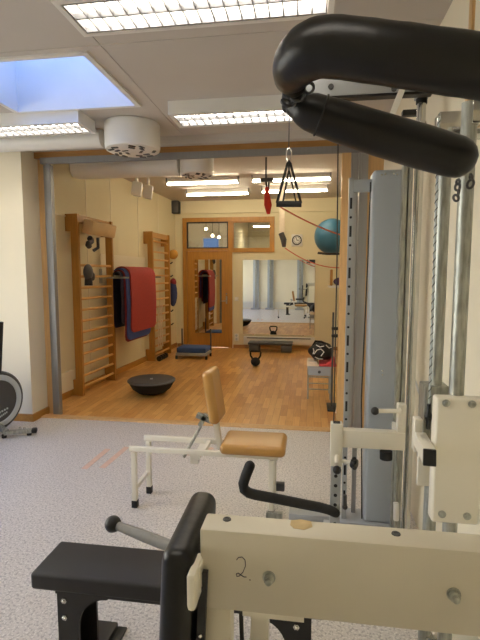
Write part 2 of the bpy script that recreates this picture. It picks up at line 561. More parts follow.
# door and transoms
b = MB()
b.bx(DX0 - 0.05, DX0 + 0.03, YB - 0.03, YB + 0.08, 0, 2.62); b.bx(DX1 - 0.03, DX1 + 0.05, YB - 0.03, YB + 0.08, 0, 2.62)
b.bx(DX0 + 0.03, DX1 - 0.03, YB - 0.03, YB + 0.08, 2.54, 2.62); b.bx(DX0 + 0.03, DX1 - 0.03, YB - 0.03, YB + 0.08, 1.965, 2.01)
struct(b.build('trim_12', 'wood', smooth=False))
b = MB()
b.bx(DX1 + 0.05, DX2 + 0.05, YB - 0.03, YB + 0.08, 2.54, 2.62); b.bx(DX1 + 0.05, DX2 + 0.05, YB - 0.03, YB + 0.08, 1.93, 1.99)
b.bx(DX2 - 0.02, DX2 + 0.05, YB - 0.03, YB + 0.08, 1.99, 2.54)
struct(b.build('trim_13', 'wood', smooth=False))
d1 = MB().bx(DX0 + 0.035, DX1 - 0.035, YB + 0.0, YB + 0.04, 0.01, 1.96).build('door_1', 'wood', smooth=False); struct(d1)
MB().bx(-2.30, -1.745, YB - 0.008, YB, 0.30, 1.79).build('mirror_pane', 'mirror', d1, smooth=False)
b = MB().box((-1.645, YB - 0.005, 0.98), (0.03, 0.012, 0.16), bev=0.004)
b.tube([(-1.645, YB, 0.96), (-1.645, YB - 0.05, 0.96), (-1.66, YB - 0.055, 0.96), (-1.76, YB - 0.055, 0.955)], 0.009, 8)
b.ball((-1.645, YB - 0.012, 1.1), 0.016, 10)
b.build('door_handle', 'steel', d1)
for k, (x0, x1) in enumerate(((DX0 + 0.03, DX1 - 0.03), (DX1 + 0.05, DX2 - 0.02))):
    w = MB()
    fy0, fy1 = YB - 0.005, YB + 0.03
    z0, z1 = (2.01, 2.54) if k == 0 else (1.99, 2.54)
    for a in ((x0, x0 + 0.025, z0, z1), (x1 - 0.025, x1, z0, z1), (x0 + 0.025, x1 - 0.025, z0, z0 + 0.025), (x0 + 0.025, x1 - 0.025, z1 - 0.025, z1)):
        w.bx(a[0], a[1], fy0, fy1, a[2], a[3])
    o = struct(w.build('window_%d' % (k + 2), 'dark' if k == 0 else 'wood', smooth=False))
    MB().bx(x0 + 0.02, x1 - 0.02, YB + 0.008, YB + 0.014, z0 + 0.02, z1 - 0.02).build('pane', 'transom', o, smooth=False)
# the corridor seen through the transoms
b = MB()
b.bx(-3.2, 0.3, 11.4, 11.5, -0.1, 3.1); b.bx(-3.3, -3.2, YB + 0.12, 11.5, -0.1, 3.1); b.bx(0.3, 0.4, YB + 0.12, 11.5, -0.1, 3.1); b.bx(-1.55, -1.5, YB + 0.12, 11.4, -0.1, 3.0)
struct(b.build('wall_corridor', 'wall', smooth=False))
struct(MB().bx(-3.2, 0.3, YB + 0.12, 11.5, 3.0, 3.1).build('ceiling', 'ceil', smooth=False))
struct(MB().bx(-3.2, 0.3, YB + 0.12, 11.5, -0.1, -0.0).build('floor', 'vinyl', smooth=False))
w4 = struct(MB().bx(-2.66, -2.2, 11.37, 11.4, 1.7, 2.42).build('window_4', 'white', smooth=False))
M['dayglass'] = emit('daylit_pane', (150, 190, 255), 0.55)
MB().bx(-2.62, -2.24, 11.36, 11.37, 1.74, 2.38).build('pane', 'dayglass', w4, smooth=False)


# ------------------------------------------------------------------ lamps
def luminaire(x0, x1, y0, y1, label, drop=0.10):
    r = thing('fluorescent_light', label, 'ceiling light', ((x0 + x1) / 2, (y0 + y1) / 2, HC - drop), group='louvred fluorescent ceiling lights')
    z0, z1 = HC - drop, HC + 0.001
    b = MB()
    b.bx(x0, x1, y0, y1, z1 - 0.008, z1)
    fl = 0.028
    for a in ((x0, x1, y0, y0 + fl), (x0, x1, y1 - fl, y1), (x0, x0 + fl, y0 + fl, y1 - fl), (x1 - fl, x1, y0 + fl, y1 - fl)):
        b.bx(a[0], a[1], a[2], a[3], z0, z1 - 0.008)
    b.build('housing', 'white', r, smooth=False)
    b = MB()
    n = 18
    ym = (y0 + y1) / 2
    iy0, iy1 = y0 + fl + 0.004, y1 - fl - 0.004
    for i in range(n + 1):
        x = x0 + fl + 0.006 + (x1 - x0 - 2 * fl - 0.012) * i / n
        b.bx(x - 0.003, x + 0.003, iy0, iy1, z0 + 0.002, z0 + 0.022)
    for y in (iy0 + 0.004, ym, iy1 - 0.004):
        b.prism([(y - 0.005, z0 + 0.001), (y + 0.005, z0 + 0.001), (y + 0.010 if y == ym else y + 0.005, z0 + 0.026), (y - 0.010 if y == ym else y - 0.005, z0 + 0.026)], x0 + fl + 0.004, x1 - fl - 0.004, 'YZ')
    b.build('louver', 'louvre', r, smooth=False)
    for y in ((iy0 + ym) / 2, (iy1 + ym) / 2):
        MB().cyl((x0 + 0.05, y, z0 + 0.047), (x1 - 0.05, y, z0 + 0.047), 0.013, seg=8).build('tube', 'tube', r)
    return r


luminaire(-1.15, 0.095, 2.02, 2.33, 'long louvred fluorescent light nearest the camera, over the black padded rolls')
luminaire(-1.075, 0.145, 3.50, 3.82, 'louvred fluorescent ceiling light between the round air vent and the hanging cable handle')
luminaire(-3.05, -1.83, 3.56, 3.86, 'louvred fluorescent ceiling light over the white duct beside the skylight')
luminaire(-3.30, -2.08, 0.3, 0.64, 'unseen louvred fluorescent ceiling light added in the near left of the grey floored room')  # out of view, added to brighten the front room
luminaire(-3.45, -2.23, 2.06, 2.40, 'unseen louvred fluorescent ceiling light added left of the skylight')  # extra lamp outside the frame, added for front room brightness
luminaire(-1.10, 0.12, 0.3, 0.64, 'unseen louvred fluorescent ceiling light added above the foreground exercise machine')  # unseen overhead, put in as extra light for the front room


def striplight(px0, px1, py, z, label, y=None):
    a = atZ(px0, py, z); c = atZ(px1, py, z)
    ym = (a.y + c.y) / 2 if y is None else y
    x0, x1 = a.x, c.x
    r = thing('strip_light', label, 'ceiling light', ((x0 + x1) / 2, ym, z - 0.02), group='warm strip lights on the far room ceiling')
    b = MB().bx(x0, x1, ym - 0.035, ym + 0.035, z + 0.03, HB)
    b.build('housing', 'white', r, smooth=False)
    for xa in (x0 - 0.012, x1):
        MB().bx(xa, xa + 0.012, ym - 0.05, ym + 0.05, z - 0.02, HB).build('end_cap', 'dgrey', r, smooth=False)
    MB().cyl((x0, ym, z), (x1, ym, z), 0.012, seg=8).build('tube', 'tubew', r)
    return r


striplight(166, 239, 183.5, 2.86, 'left strip light of the nearer pair on the far room ceiling')
striplight(252, 330, 180.5, 2.86, 'right strip light of the nearer pair, behind the hanging cable handle')
striplight(186, 249, 194.5, 2.86, 'left strip light of the pair nearest the far wall')
striplight(262, 327, 191.5, 2.86, 'right strip light of the pair nearest the far wall')


def box_spot(px, py, y, label):
    p = atY(px, py, y)
    r = thing('spotlight', label, 'spotlight', p, group='white box spotlights by the far room left wall')
    MB().box(p, (0.13, 0.16, 0.17), rot=(0, 0.15, 0.3), bev=0.015).build('lamp_body', 'white', r)
    MB().box(p + Vector((-0.0, 0, -0.088)), (0.10, 0.12, 0.008), rot=(0, 0.15, 0.3)).build('lens', 'whitegloss', r)
    MB().cyl(p + Vector((0, 0, 0.06)), (p.x, p.y, HB), 0.02, seg=10).build('stem', 'white', r)
    return r


box_spot(137, 189, 6.0, 'nearer of two white box spotlights high by the panelled wall')
box_spot(148, 192, 6.5, 'farther of two white box spotlights high by the panelled wall')

# ------------------------------------------------------------------ ducts and air vents
o = MB().tube([(-4.35, 4.06, 2.715), (-1.86, 4.06, 2.715)], 0.08, 24).build('ventilation_duct', 'white')
b = None
tag(o, 'white round ventilation duct along the ceiling in front of the opening', 'duct')


def diffuser(c, rad, h, label, name='air_vent'):
    r = thing(name, label, 'air vent', c)
    z1 = c[2] + h
    b = MB().lathe([(rad * 0.96, h), (rad, h - 0.01), (rad, 0.03), (rad * 0.97, 0.008), (rad * 0.9, 0.0), (rad * 0.3, -0.004), (0, -0.004)], c, seg=40)
    b.mi = 1
    for ring_r, n in ((0.78, 14), (0.55, 9), (0.3, 5)):
        for i in range(n):
            a = 2 * PI * (i + 0.3 * ring_r) / n
            if (i * 7 + n) % 3 == 0:
                continue
            b.box((c[0] + rad * ring_r * math.cos(a), c[1] + rad * ring_r * math.sin(a), c[2] - 0.004), (rad * 0.24, rad * 0.1, 0.008), rot=(0, 0, a + PI / 2 + 0.5))
    b.build('drum', ['white', 'dgrey'], r)
    return r


diffuser((-1.545, 3.98, 2.57), 0.238, HC - 2.57, 'white round drum air vent beside the skylight')
o = MB().tube([(wallX(5.45) + 0.01, 5.45, 2.79), (wallX(5.45) + 0.07, 5.45, 2.79), (-1.54, 5.45, 2.79)], [0.115, 0.13, 0.13], 24).build('ventilation_duct', 'white')
tag(o, 'white round ventilation duct under the ceiling of the parquet room', 'duct')
diffuser((-1.33, 5.45, 2.655), 0.20, HB - 2.655, 'white round drum air vent on the parquet room ceiling')

# ------------------------------------------------------------------ wall bars on the far room's left wall
def wall_bars(y0, width, label, zs, top_rungs=()):
    r = thing('wall_bars', label, 'wall bars', (wallX(y0) - 0.02, y0, 0), SKEW, 'oak wall bars')
    prof = [(0.022, 0), (0.185, 0), (0.185, 2.215), (0.022, 2.215), (0.022, 2.01), (0.09, 2.01), (0.09, 0.2), (0.022, 0.2)]
    for y in (0.0, width):
        MB().prism(prof, y, y + 0.04).build('upright', 'wood', r, local=True, smooth=False)
    MB().bx(0.12, 0.16, 0.04, width, 2.12, 2.21).build('crosspiece', 'wood', r, local=True, smooth=False)
    for z in zs:
        MB().cyl((0.15, 0.02, z), (0.15, width + 0.02, z), 0.017, seg=10).build('rung', 'rung', r, local=True)
    return r


wbA = wall_bars(5.22, 0.86, 'near set of oak wall bars left of the hanging exercise mats', [0.10 + 0.137 * i for i in range(12)])
wbB = wall_bars(7.55, 0.80, 'far set of oak wall bars right of the hanging exercise mats', [0.10 + 0.137 * i for i in range(14)] + [2.06])


def on_wall(y, x, z):        # a point x metres off the left wall at depth y
    return Vector((wallX(y) + x, y, z))


o = MB().box(on_wall(5.62, 0.235, 2.07), (0.14, 0.62, 0.17), rot=(0, 0.25, SKEW), bev=0.02).build('padded_block', 'beige')
tag(o, 'beige padded block resting on top of the near wall bars', 'pad')
p = on_wall(5.42, 0.20, 1.89)
b = MB().tube([p + Vector((0, 0.05 * math.sin(i), 0.05 - 0.1 * i / 6)) for i in range(7)], 0.035, 8)
b.tube([p + Vector((0.05, 0.12, 0.06)), p + Vector((0.06, 0.1, -0.06)), p + Vector((0.02, 0.05, -0.1))], 0.02, 8)
o = b.build('hanging_strap', 'dgrey')
tag(o, 'dark grey strap bundle hanging under the beige padded block', 'strap')
r = thing('boxing_glove', 'dark grey padded glove hanging on a rung of the near wall bars', 'glove', on_wall(5.36, 0.20, 1.38))
p = on_wall(5.36, 0.20, 1.52)
MB().ball(p, 0.09, 16, (0.6, 0.9, 1.15)).ball(p + Vector((0.02, 0.07, -0.05)), 0.045, 12, (0.7, 0.8, 1.2)).build('mitt', 'dgrey', r)
MB().tube([p + Vector((0, 0, -0.07)), p + Vector((0, 0, -0.16))], [0.045, 0.05], 14).build('cuff', 'black', r)

# ------------------------------------------------------------------ exercise mats over a rack
rk = thing('mat_rack', 'steel wall rack with two arms carrying the exercise mats', 'rack', (wallX(6.5), 6.5, 1.45), SKEW)
for y in (-0.46, 0.75):
    MB().bx(0.0, 0.015, y - 0.03, y + 0.03, -0.08, 0.12).bx(0.015, 0.42, y - 0.012, y + 0.012, -0.012, 0.012).build('arm', 'steel', rk, local=True, smooth=False)
MB().cyl((0.22, -0.48, 0.02), (0.22, 0.78, 0.02), 0.014, seg=10).build('rod', 'steel', rk, local=True)


def hang_mat(name_label, m, y0, y1, half, zin, zout, th, cat='exercise mat'):
    # an inverted U over the rod, rounded lower corners on the outer leg
    cx, cz = 0.22, 1.47
    r = thing('exercise_mat', name_label, cat, (wallX(6.5), 6.5, 0), SKEW, 'exercise mats on the wall rack')
    arc = [(cx - half * math.cos(a), cz + half * math.sin(a)) for a in [PI * i / 12 for i in range(13)]]
    path = [(cx - half, zin), (cx - half, (zin + cz) / 2)] + arc + [(cx + half + 0.01, (cz + zout) / 2), (cx + half, zout)]
    # sheet with corners: narrow the last rows
    rows = []
    def add(u, v, inset):
        rows.append((u, v, inset))
    add(path[0][0], zin, 0.07); add(path[0][0], zin + 0.025, 0.02); add(path[0][0], zin + 0.07, 0)
    for q in path[1:-1]:
        add(q[0], q[1], 0)
    add(path[-1][0], zout + 0.08, 0); add(path[-1][0], zout + 0.03, 0.02); add(path[-1][0], zout, 0.08)
    b = MB(); bm = b.bm
    rings = []
    n = len(rows)
    for i, (u, v, ins) in enumerate(rows):
        a = rows[max(i - 1, 0)]; c = rows[min(i + 1, n - 1)]
        tx, tz = c[0] - a[0], c[1] - a[1]
        L = math.hypot(tx, tz); nx, nz = -tz / L, tx / L
        rings.append([bm.verts.new((u + s * nx * th / 2, y, v + s * nz * th / 2)) for y, s in ((y0 + ins, -1), (y1 - ins, -1), (y1 - ins, 1), (y0 + ins, 1))])
    for a, c in zip(rings, rings[1:]):
        for k in range(4):
            bm.faces.new((a[k], a[(k + 1) % 4], c[(k + 1) % 4], c[k]))
    bm.faces.new(list(reversed(rings[0]))); bm.faces.new(rings[-1])
    b.build('mat_sheet', m, r, local=True)
    return r


hang_mat('bright red exercise mat, outermost on the wall rack', 'red', -0.26, 0.66, 0.130, 0.9, 0.66, 0.018)
hang_mat('blue exercise mat showing below the bright red one', 'blue', -0.34, 0.50, 0.105, 0.9, 0.56, 0.016)
hang_mat('dark red exercise mat hanging between the blue and navy mats', 'dred', -0.36, 0.48, 0.082, 0.8, 0.535, 0.014)
hang_mat('navy exercise mat, innermost and hanging nearest the wall', 'navy', -0.42, 0.40, 0.060, 0.74, 0.8, 0.014)

# ------------------------------------------------------------------ things by the far wall bars
p = on_wall(8.75, 0.10, 1.88)
tag(MB().ball(p, 0.095, 18).build('medicine_ball', 'yellow'), 'yellow brown ball on the wall hook beyond the far wall bars', 'ball')
r = thing('hook_rail', 'narrow wall rail of dark hooks beyond the far wall bars', 'hook rail', (wallX(8.62), 8.62, 0.3), SKEW)
MB().bx(0, 0.02, -0.04, 0.04, 0.0, 1.5).build('rail', 'wood', r, local=True, smooth=False)
for z in (0.22, 0.48, 1.15, 1.40):
    MB().tube([(0.02, 0, z), (0.10, 0, z), (0.13, 0, z + 0.03)], 0.012, 8).build('hook', 'black', r, local=True)
p = on_wall(8.64, 0.12, 0.98)
r = thing('cloth_bag', 'navy blue cloth bag with a red top hanging beyond the far wall bars', 'bag', p)
MB().ball(p + Vector((0, 0, 0.15)), 0.2, 16, (0.42, 0.5, 1.3)).build('bag_body', 'tealcloth', r)
MB().ball(p + Vector((0.01, 0, 0.36)), 0.09, 12, (0.7, 0.8, 0.9)).build('bag_top', 'dred', r, )
b = MB()
for k in range(3):
    q = on_wall(7.75 + 0.09 * k, 0.16, 0)
    b.tube([q + Vector((0, 0.04 * math.sin(3 * s + k), 0.2 + 0.75 * s / 6)) for s in range(7)], 0.010, 6)
o = b.build('skipping_rope', 'towelwhite'); tag(o, 'white skipping ropes hanging inside the far wall bars', 'rope')
for k in range(2):
    q = on_wall(7.62 + 0.2 * k, 0.24, 0)
    r = thing('hand_weight', ('nearer' if k == 0 else 'farther') + ' small black hand weight on the floor under the far wall bars', 'hand weight', q, group='hand weights under the far wall bars')
    MB().cyl(q + Vector((0, -0.06, 0.045)), q + Vector((0, 0.06, 0.045)), 0.015, seg=10).build('grip', 'steel', r)
    for s in (-0.06, 0.06):
        MB().cyl(q + Vector((0, s - 0.025, 0.045)), q + Vector((0, s + 0.025, 0.045)), 0.045, seg=16).build('weight_disc', 'black', r)

# ------------------------------------------------------------------ floor things in the parquet room
c = atZ(151, 391, 0); c.z = 0; c.y -= 0.14; c.x += 0.06
r = thing('balance_trainer', 'black half ball balance trainer lying dome down on the parquet', 'balance trainer', c)
MB().lathe([(0.0, 0.0), (0.08, 0.003), (0.17, 0.03), (0.235, 0.08), (0.27, 0.14), (0.285, 0.165)], c, seg=44).build('dome', 'rubber', r)
MB().lathe([(0.287, 0.165), (0.297, 0.172), (0.297, 0.184), (0.28, 0.196), (0.1, 0.192), (0.0, 0.19)], c, seg=44).build('platform', 'dgrey', r)
MB().cyl(c + Vector((0.0, 0, 0.19)), c + Vector((0.0, 0, 0.199)), 0.018, seg=12).build('valve', 'ring', r)

c = atZ(190.5, 360, 0)
r = thing('step_platform', 'blue topped low step platform on casters before the door', 'step platform', c)
MB().box(c + Vector((0, 0.25, 0.16)), (0.53, 0.42, 0.09), bev=0.02).build('cushion', 'bluestep', r)
MB().box(c + Vector((0, 0.25, 0.09)), (0.56, 0.44, 0.05), bev=0.008).build('base', 'grey', r)
for sx in (-0.27, 0.27):
    MB().cyl(c + Vector((sx, 0.44, 0.1)), c + Vector((sx, 0.44, 0.50)), 0.014, seg=10).build('post', 'dgrey', r)
    for dy in (0.06, 0.42):
        MB().cyl(c + Vector((sx - 0.015, dy, 0.032)), c + Vector((sx + 0.015, dy, 0.032)), 0.032, seg=14).build('caster', 'black', r)

c = atZ(270, 352.5, 0)
r = thing('aerobic_step', 'dark grey aerobic step board on the floor under the mirror', 'aerobic step', c)
MB().box(c + Vector((0, 0.13, 0.165)), (0.86, 0.28, 0.05), bev=0.015).build('step_top', 'dgrey', r)
for sx in (-0.31, 0.31):
    MB().box(c + Vector((sx, 0.13, 0.07)), (0.2, 0.27, 0.138), bev=0.015).build('riser', 'dgrey', r)

c = atZ(255.5, 366, 0)
r = thing('kettlebell', 'black kettlebell with a square handle on the open parquet', 'kettlebell', c)
MB().ball(c + Vector((0, 0, 0.072)), 0.078, 20, (1, 1, 0.92)).build('bell', 'rubber', r)
MB().tube([c + Vector(q) for q in ((-0.05, 0, 0.12), (-0.08, 0, 0.17), (-0.085, 0, 0.225), (-0.07, 0, 0.245), (0.07, 0, 0.245), (0.085, 0, 0.225), (0.08, 0, 0.17), (0.05, 0, 0.12))], 0.016, 10).build('handle', 'rubber', r)

# ------------------------------------------------------------------ far wall things
r = thing('wall_mirror', 'large square frameless mirror on the far wall', 'mirror', (-0.6, YB - 0.006, 0.29))
MB().bx(-1.31, 0.115, YB - 0.016, YB - 0.008, 0.29, 1.78).build('mirror_glass', 'mirror', r, smooth=False).rotation_euler = (R(0.12), 0, R(-0.33))
b = MB()
for x in (-1.1, -0.1):
    b.bx(x - 0.02, x + 0.02, YB - 0.018, YB - 0.001, 0.27, 0.30)
b.build('clip', 'chrome', r, smooth=False)
r = thing('baseboard_heater', 'long white low heater on the far wall under the mirror', 'heater', (-0.58, YB - 0.06, 0.1))
MB().bx(-1.29, 0.13, YB - 0.07, YB - 0.001, 0.10, 0.25, bev=0.01).build('casing', 'white', r)
MB().bx(-1.22, 0.05, YB - 0.075, YB - 0.068, 0.215, 0.232).build('grille', 'dgrey', r, smooth=False)
p = Vector((-0.245, YB, 2.155))
r = thing('wall_clock', 'small square white wall clock with a dark round dial ring', 'clock', p)
MB().box(p + Vector((0, -0.015, 0)), (0.215, 0.03, 0.235), bev=0.015).build('case', 'white', r)
MB().torus(p + Vector((0, -0.032, 0)), 0.085, 0.011, (0, 1, 0), 28, 6).build('dial_ring', 'black', r)
b = MB()
for i in range(12):
    a = 2 * PI * i / 12
    b.box(p + Vector((0.06 * math.sin(a), -0.032, 0.06 * math.cos(a))), (0.008, 0.004, 0.02), rot=(0, a, 0))
b.build('hour_mark', 'black', r, smooth=False)
MB().box(p + Vector((0.018, -0.034, 0.0)), (0.045, 0.004, 0.012)).box(p + Vector((-0.006, -0.034, 0.022)), (0.009, 0.004, 0.06), rot=(0, -0.3, 0)).build('hands', 'black', r, smooth=False)
p = atY(176, 207.5, YB - 0.13)
r = thing('loudspeaker', 'small black loudspeaker high in the corner left of the door', 'loudspeaker', p)
MB().box(p, (0.15, 0.14, 0.24), bev=0.01).build('cabinet', 'black', r)
MB().box(p + Vector((0, -0.072, 0)), (0.13, 0.006, 0.22), bev=0.002).build('grille', 'dgrey', r)
MB().cyl(p + Vector((0, 0.07, 0)), (p.x, YB - 0.051, p.z), 0.02, seg=8).build('bracket', 'black', r)
for nm, z, lab, cat in (('light_switch', 1.0, 'white light switch on the wall right of the door', 'light switch'), ('wall_socket', 0.22, 'white wall socket low on the wall right of the door', 'socket')):
    p = Vector((-1.44, YB, z))
    r = thing(nm, lab, cat, p)
    MB().box(p + Vector((0, -0.006, 0)), (0.085, 0.012, 0.085 if z > 0.5 else 0.15), bev=0.004).build('plate', 'white', r)
    if z > 0.5:
        MB().box(p + Vector((0, -0.014, 0)), (0.05, 0.008, 0.05), bev=0.002).build('rocker', 'whitegloss', r)
    else:
        for s in (-0.035, 0.035):
            MB().cyl(p + Vector((0, -0.014, s)), p + Vector((0, -0.010, s)), 0.022, seg=14).build('outlet', 'ring', r)

# big ball on wall prongs
p = Vector((0.375, 8.05, 2.135))
tag(MB().ball(p, 0.298, 40).build('gym_ball', 'ball'), 'large teal gym ball held high by the wooden post', 'gym ball')
r = thing('ball_bracket', 'dark wall bracket of two prongs under the teal gym ball', 'bracket', (0.69, 8.05, 1.8))
for s in (-0.17, 0.17):
    MB().tube([(0.70, 8.05 + s, 1.84), (0.30, 8.05 + s, 1.84), (0.14, 8.05 + s, 1.86)], 0.012, 8).build('prong', 'black', r)
MB().bx(0.685, 0.70, 7.84, 8.26, 1.78, 1.9).build('plate', 'black', r, smooth=False)

# ------------------------------------------------------------------ straps and bands hanging in the far room
yS = 7.5
p0 = atY(283, 170, yS); p0.z = HB
r = thing('suspension_trainer', 'white webbing suspension strap with a dark handle hanging from the ceiling', 'suspension strap', (p0.x, yS, 1.8))
MB().box((p0.x, yS, HB - 0.015), (0.07, 0.07, 0.03), bev=0.005).build('ceiling_plate', 'steel', r)
MB().ribbon([(p0.x, yS, HB - 0.03), atY(282, 205, yS), atY(282, 233, yS)], (1, 0, 0), 0.012, 0.085).build('webbing', 'towelwhite', r)
h0 = atY(281, 233, yS); h1 = atY(284, 247, yS)
MB().tube([h0, (h0 + h1) / 2 + Vector((0.02, 0, 0)), h1], [0.045, 0.05, 0.03], 10).build('handle', 'dgrey', r)
yS = 5.9
p1 = atY(266, 180, yS)
r = thing('strap_bundle', 'orange red strap bundle hanging from a ceiling clip by the strip lights', 'strap', atY(268, 214, yS))
MB().bx(p1.x - 0.07, p1.x + 0.09, yS - 0.03, yS + 0.03, p1.z - 0.02, p1.z + 0.02).cyl((p1.x, yS, p1.z), (p1.x, yS, HB), 0.012, seg=8).build('ceiling_clip', 'dgrey', r, smooth=False)
MB().tube([p1, atY(266.5, 188, yS)], 0.012, 6).tube([atY(269, 182, yS), atY(268.5, 190, yS)], 0.01, 6).build('carabiner', 'black', r)
MB().tube([atY(267, 187, yS), atY(267, 195, yS), atY(268, 205, yS), atY(268.5, 214, yS)], [0.02, 0.036, 0.05, 0.02], 10).build('webbing', 'redcloth', r)


def sag(a, b_, drop, n=14):
    return [a.lerp(b_, i / n) + Vector((0, 0, -drop * 4 * (i / n) * (1 - i / n))) for i in range(n + 1)]


tag(MB().tube(sag(atY(277, 205, 5.9), Vector((0.70, 7.2, 2.02)), 0.05), 0.010, 6).build('resistance_band', 'pink'), 'upper pink resistance band running across to the gym ball', 'resistance band', 'pink resistance bands')
tag(MB().tube(sag(atY(285, 248, 7.46), Vector((0.70, 7.9, 1.62)), 0.12), 0.009, 6).build('resistance_band', 'pink'), 'lower pink resistance band sagging above the mirror', 'resistance band', 'pink resistance bands')

# ------------------------------------------------------------------ stool, bag and towels by the right post
ys = 5.5
sx0, sx1 = atY(307, 380, ys).x, atY(331.5, 380, ys).x
zt = 0.40
cx = (sx0 + sx1) / 2
r = thing('stool', 'grey metal framed stool with a plastic seat beside the wooden post', 'stool', (cx, ys + 0.15, 0))
for x in (sx0 + 0.012, sx1 - 0.012):
    for y in (ys, ys + 0.3):
        MB().cyl((x, y, 0.0), (x, y, zt - 0.02), 0.011, seg=10).build('leg', 'steel', r)
for y in (ys, ys + 0.3):
    for z in (0.12, 0.27):
        MB().cyl((sx0 + 0.012, y, z), (sx1 - 0.012, y, z), 0.008, seg=8).build('stretcher', 'steel', r)
MB().bx(sx0, sx1, ys - 0.015, ys + 0.32, zt - 0.02, zt, bev=0.008).build('seat', 'greyblue', r)
b = MB().bx(sx0 + 0.014, sx1 - 0.014, ys - 0.016, ys - 0.012, zt - 0.11, zt - 0.02)
b.mi = 1
b.cyl((cx, ys - 0.018, zt - 0.065), (cx, ys - 0.015, zt - 0.065), 0.018, seg=14)
b.build('apron', ['greyblue', 'dgrey'], r, smooth=False)
tag(MB().bx(sx0 - 0.005, sx0 + 0.14, ys - 0.02, ys + 0.30, zt, zt + 0.03, bev=0.012).bx(sx0 + 0.0, sx0 + 0.12, ys - 0.018, ys + 0.28, zt + 0.029, zt + 0.055, bev=0.012).build('folded_towel', 'towelwhite'), 'cream folded towel under the black bag on the stool', 'towel', 'towels on the stool')
tag(MB().bx(sx0 + 0.142, sx1 + 0.055, ys - 0.02, ys + 0.30, zt, zt + 0.035, bev=0.014).box((sx1 - 0.01, ys + 0.12, zt + 0.05), (0.11, 0.3, 0.04), rot=(0, -0.5, 0), bev=0.014).build('folded_towel', 'towelred'), 'coral red folded towel on the stool beside the wooden post', 'towel', 'towels on the stool')
bc = atY(321, 352, ys + 0.12)
r = thing('sports_bag', 'black sports bag with white graphic lines on the stool', 'bag', (bc.x, bc.y, zt + 0.055))
b = MB().ball((bc.x, bc.y, zt + 0.165), 0.15, 24, (0.98, 0.85, 0.74))
for v in b.bm.verts:
    d = v.co - Vector((bc.x, bc.y, zt + 0.165))
    v.co += d * 0.09 * math.sin(d.x * 40 + 1) * math.cos(d.z * 33 + d.y * 28)
    if v.co.z < zt + 0.06:
        v.co.z = zt + 0.06
b.build('bag_body', 'black', r)
b = MB()
bs = lambda px, py: atY(px, py, ys - 0.025)
for seq in (((314, 354), (317, 350), (321, 349), (324, 352), (321, 356)), ((316, 345), (320, 347), (324, 346)), ((326, 345), (329, 348), (332, 347)), ((315, 357), (319, 359), (323, 359)), ((313, 348), (314, 351), (313, 354))):
    pts = []
    for q in seq:
        s_ = ray(*q)
        # lay the mark on the bag's bulging front
        best = atY(q[0], q[1], bc.y - 0.128 + 1.5 * ((q[0] - 321) / 460 * 5.5) ** 2 + 2.0 * ((q[1] - 351) / 460 * 5.5) ** 2)
        pts.append(best)
    b.tube(pts, 0.006, 6)
b.build('graphic', 'white', r)
MB().tube([(bc.x - 0.1, bc.y - 0.02, zt + 0.23), (bc.x - 0.07, bc.y - 0.03, zt + 0.29), (bc.x, bc.y - 0.03, zt + 0.285), (bc.x + 0.08, bc.y - 0.02, zt + 0.25)], 0.014, 8).build('strap', 'rubber', r)

# rack post, stick and shelf right behind the post
xp = atY(332, 380, 5.15).x
r = thing('equipment_stand', 'thin dark metal stand with side clamps beside the stool', 'stand', (xp, 5.15, 0))
MB().cyl((xp, 5.15, 0.0), (xp, 5.15, 1.08), 0.011, seg=10).build('pole', 'dgrey', r)
MB().box((xp + 0.03, 5.15, 0.01), (0.16, 0.3, 0.02), bev=0.005).build('foot', 'black', r)
for z in (0.82, 0.90):
    MB().box((xp + 0.02, 5.15, z), (0.07, 0.05, 0.035), bev=0.008).build('clamp', 'black', r)
tag(MB().tube([atZ(336.5, 413, 0.0), atY(339.5, 397, 4.9), atY(339, 382, 4.92)], 0.014, 10).build('stick', 'towelwhite'), 'short white stick leaning behind the wooden post', 'stick')
tag(MB().bx(0.26, 0.70, 6.1, 6.5, 1.32, 1.345).build('wall_shelf', 'white', smooth=False), 'small white wall shelf behind the wooden post', 'shelf')
o = MB().ball((0.41, 6.28, 1.40), 0.09, 16, (1.0, 1, 0.6)).build('folded_cloth', 'purple'); tag(o, 'purple folded cloth on the small white shelf', 'cloth')
o = MB().bx(0.275, 0.31, 6.2, 6.3, 1.345, 1.56, bev=0.01).build('book', 'wood'); tag(o, 'brown upright book on the small white shelf', 'book')

# ------------------------------------------------------------------ rowing machine at the left edge
hub = atY(-6, 401, 3.80)
nrm = Vector((0.95, -0.31, 0)).normalized()
ax2 = Vector((0.31, 0.95, 0))
r = thing('rowing_machine', 'dark grey flywheel rowing machine at the left edge by the pier', 'rowing machine', (hub.x, hub.y, 0))
MB().lathe([(0.0, -0.10), (0.265, -0.10), (0.283, -0.085), (0.283, 0.035), (0.268, 0.05), (0.0, 0.052)], hub, nrm, 44).build('flywheel_housing', 'dgrey', r)
MB().lathe([(0.250, 0.048), (0.246, 0.060), (0.204, 0.062), (0.198, 0.050)], hub, nrm, 44, caps=False).build('housing_ring', 'ring', r)
b = MB()
q = Vector((0, 0, 1)).rotation_difference(nrm).to_matrix()
for k, (u, v, w) in enumerate(((0.04, -0.10, 0.13), (0.05, -0.135, 0.085))):
    for j in range(5):
        c_ = hub + nrm * 0.055 + ax2 * (u + (j - 2) * w / 5) + Vector((0, 0, v + (j - 2) * 0.006))
        b.box(c_, (0.004, w / 5 * 0.62, 0.016), rot=(0, 0, -0.315))
b.build('housing_marking', 'ring', r, smooth=False)
f0 = atZ(4, 433, 0.045); f1 = atZ(32, 430.5, 0.045)
MB().box((f0 + f1) / 2, ((f1 - f0).length, 0.055, 0.035), rot=(0, 0, math.atan2(f1.y - f0.y, f1.x - f0.x)), bev=0.006).build('foot_bar', 'steel', r)
dr = (f1 - f0).normalized()
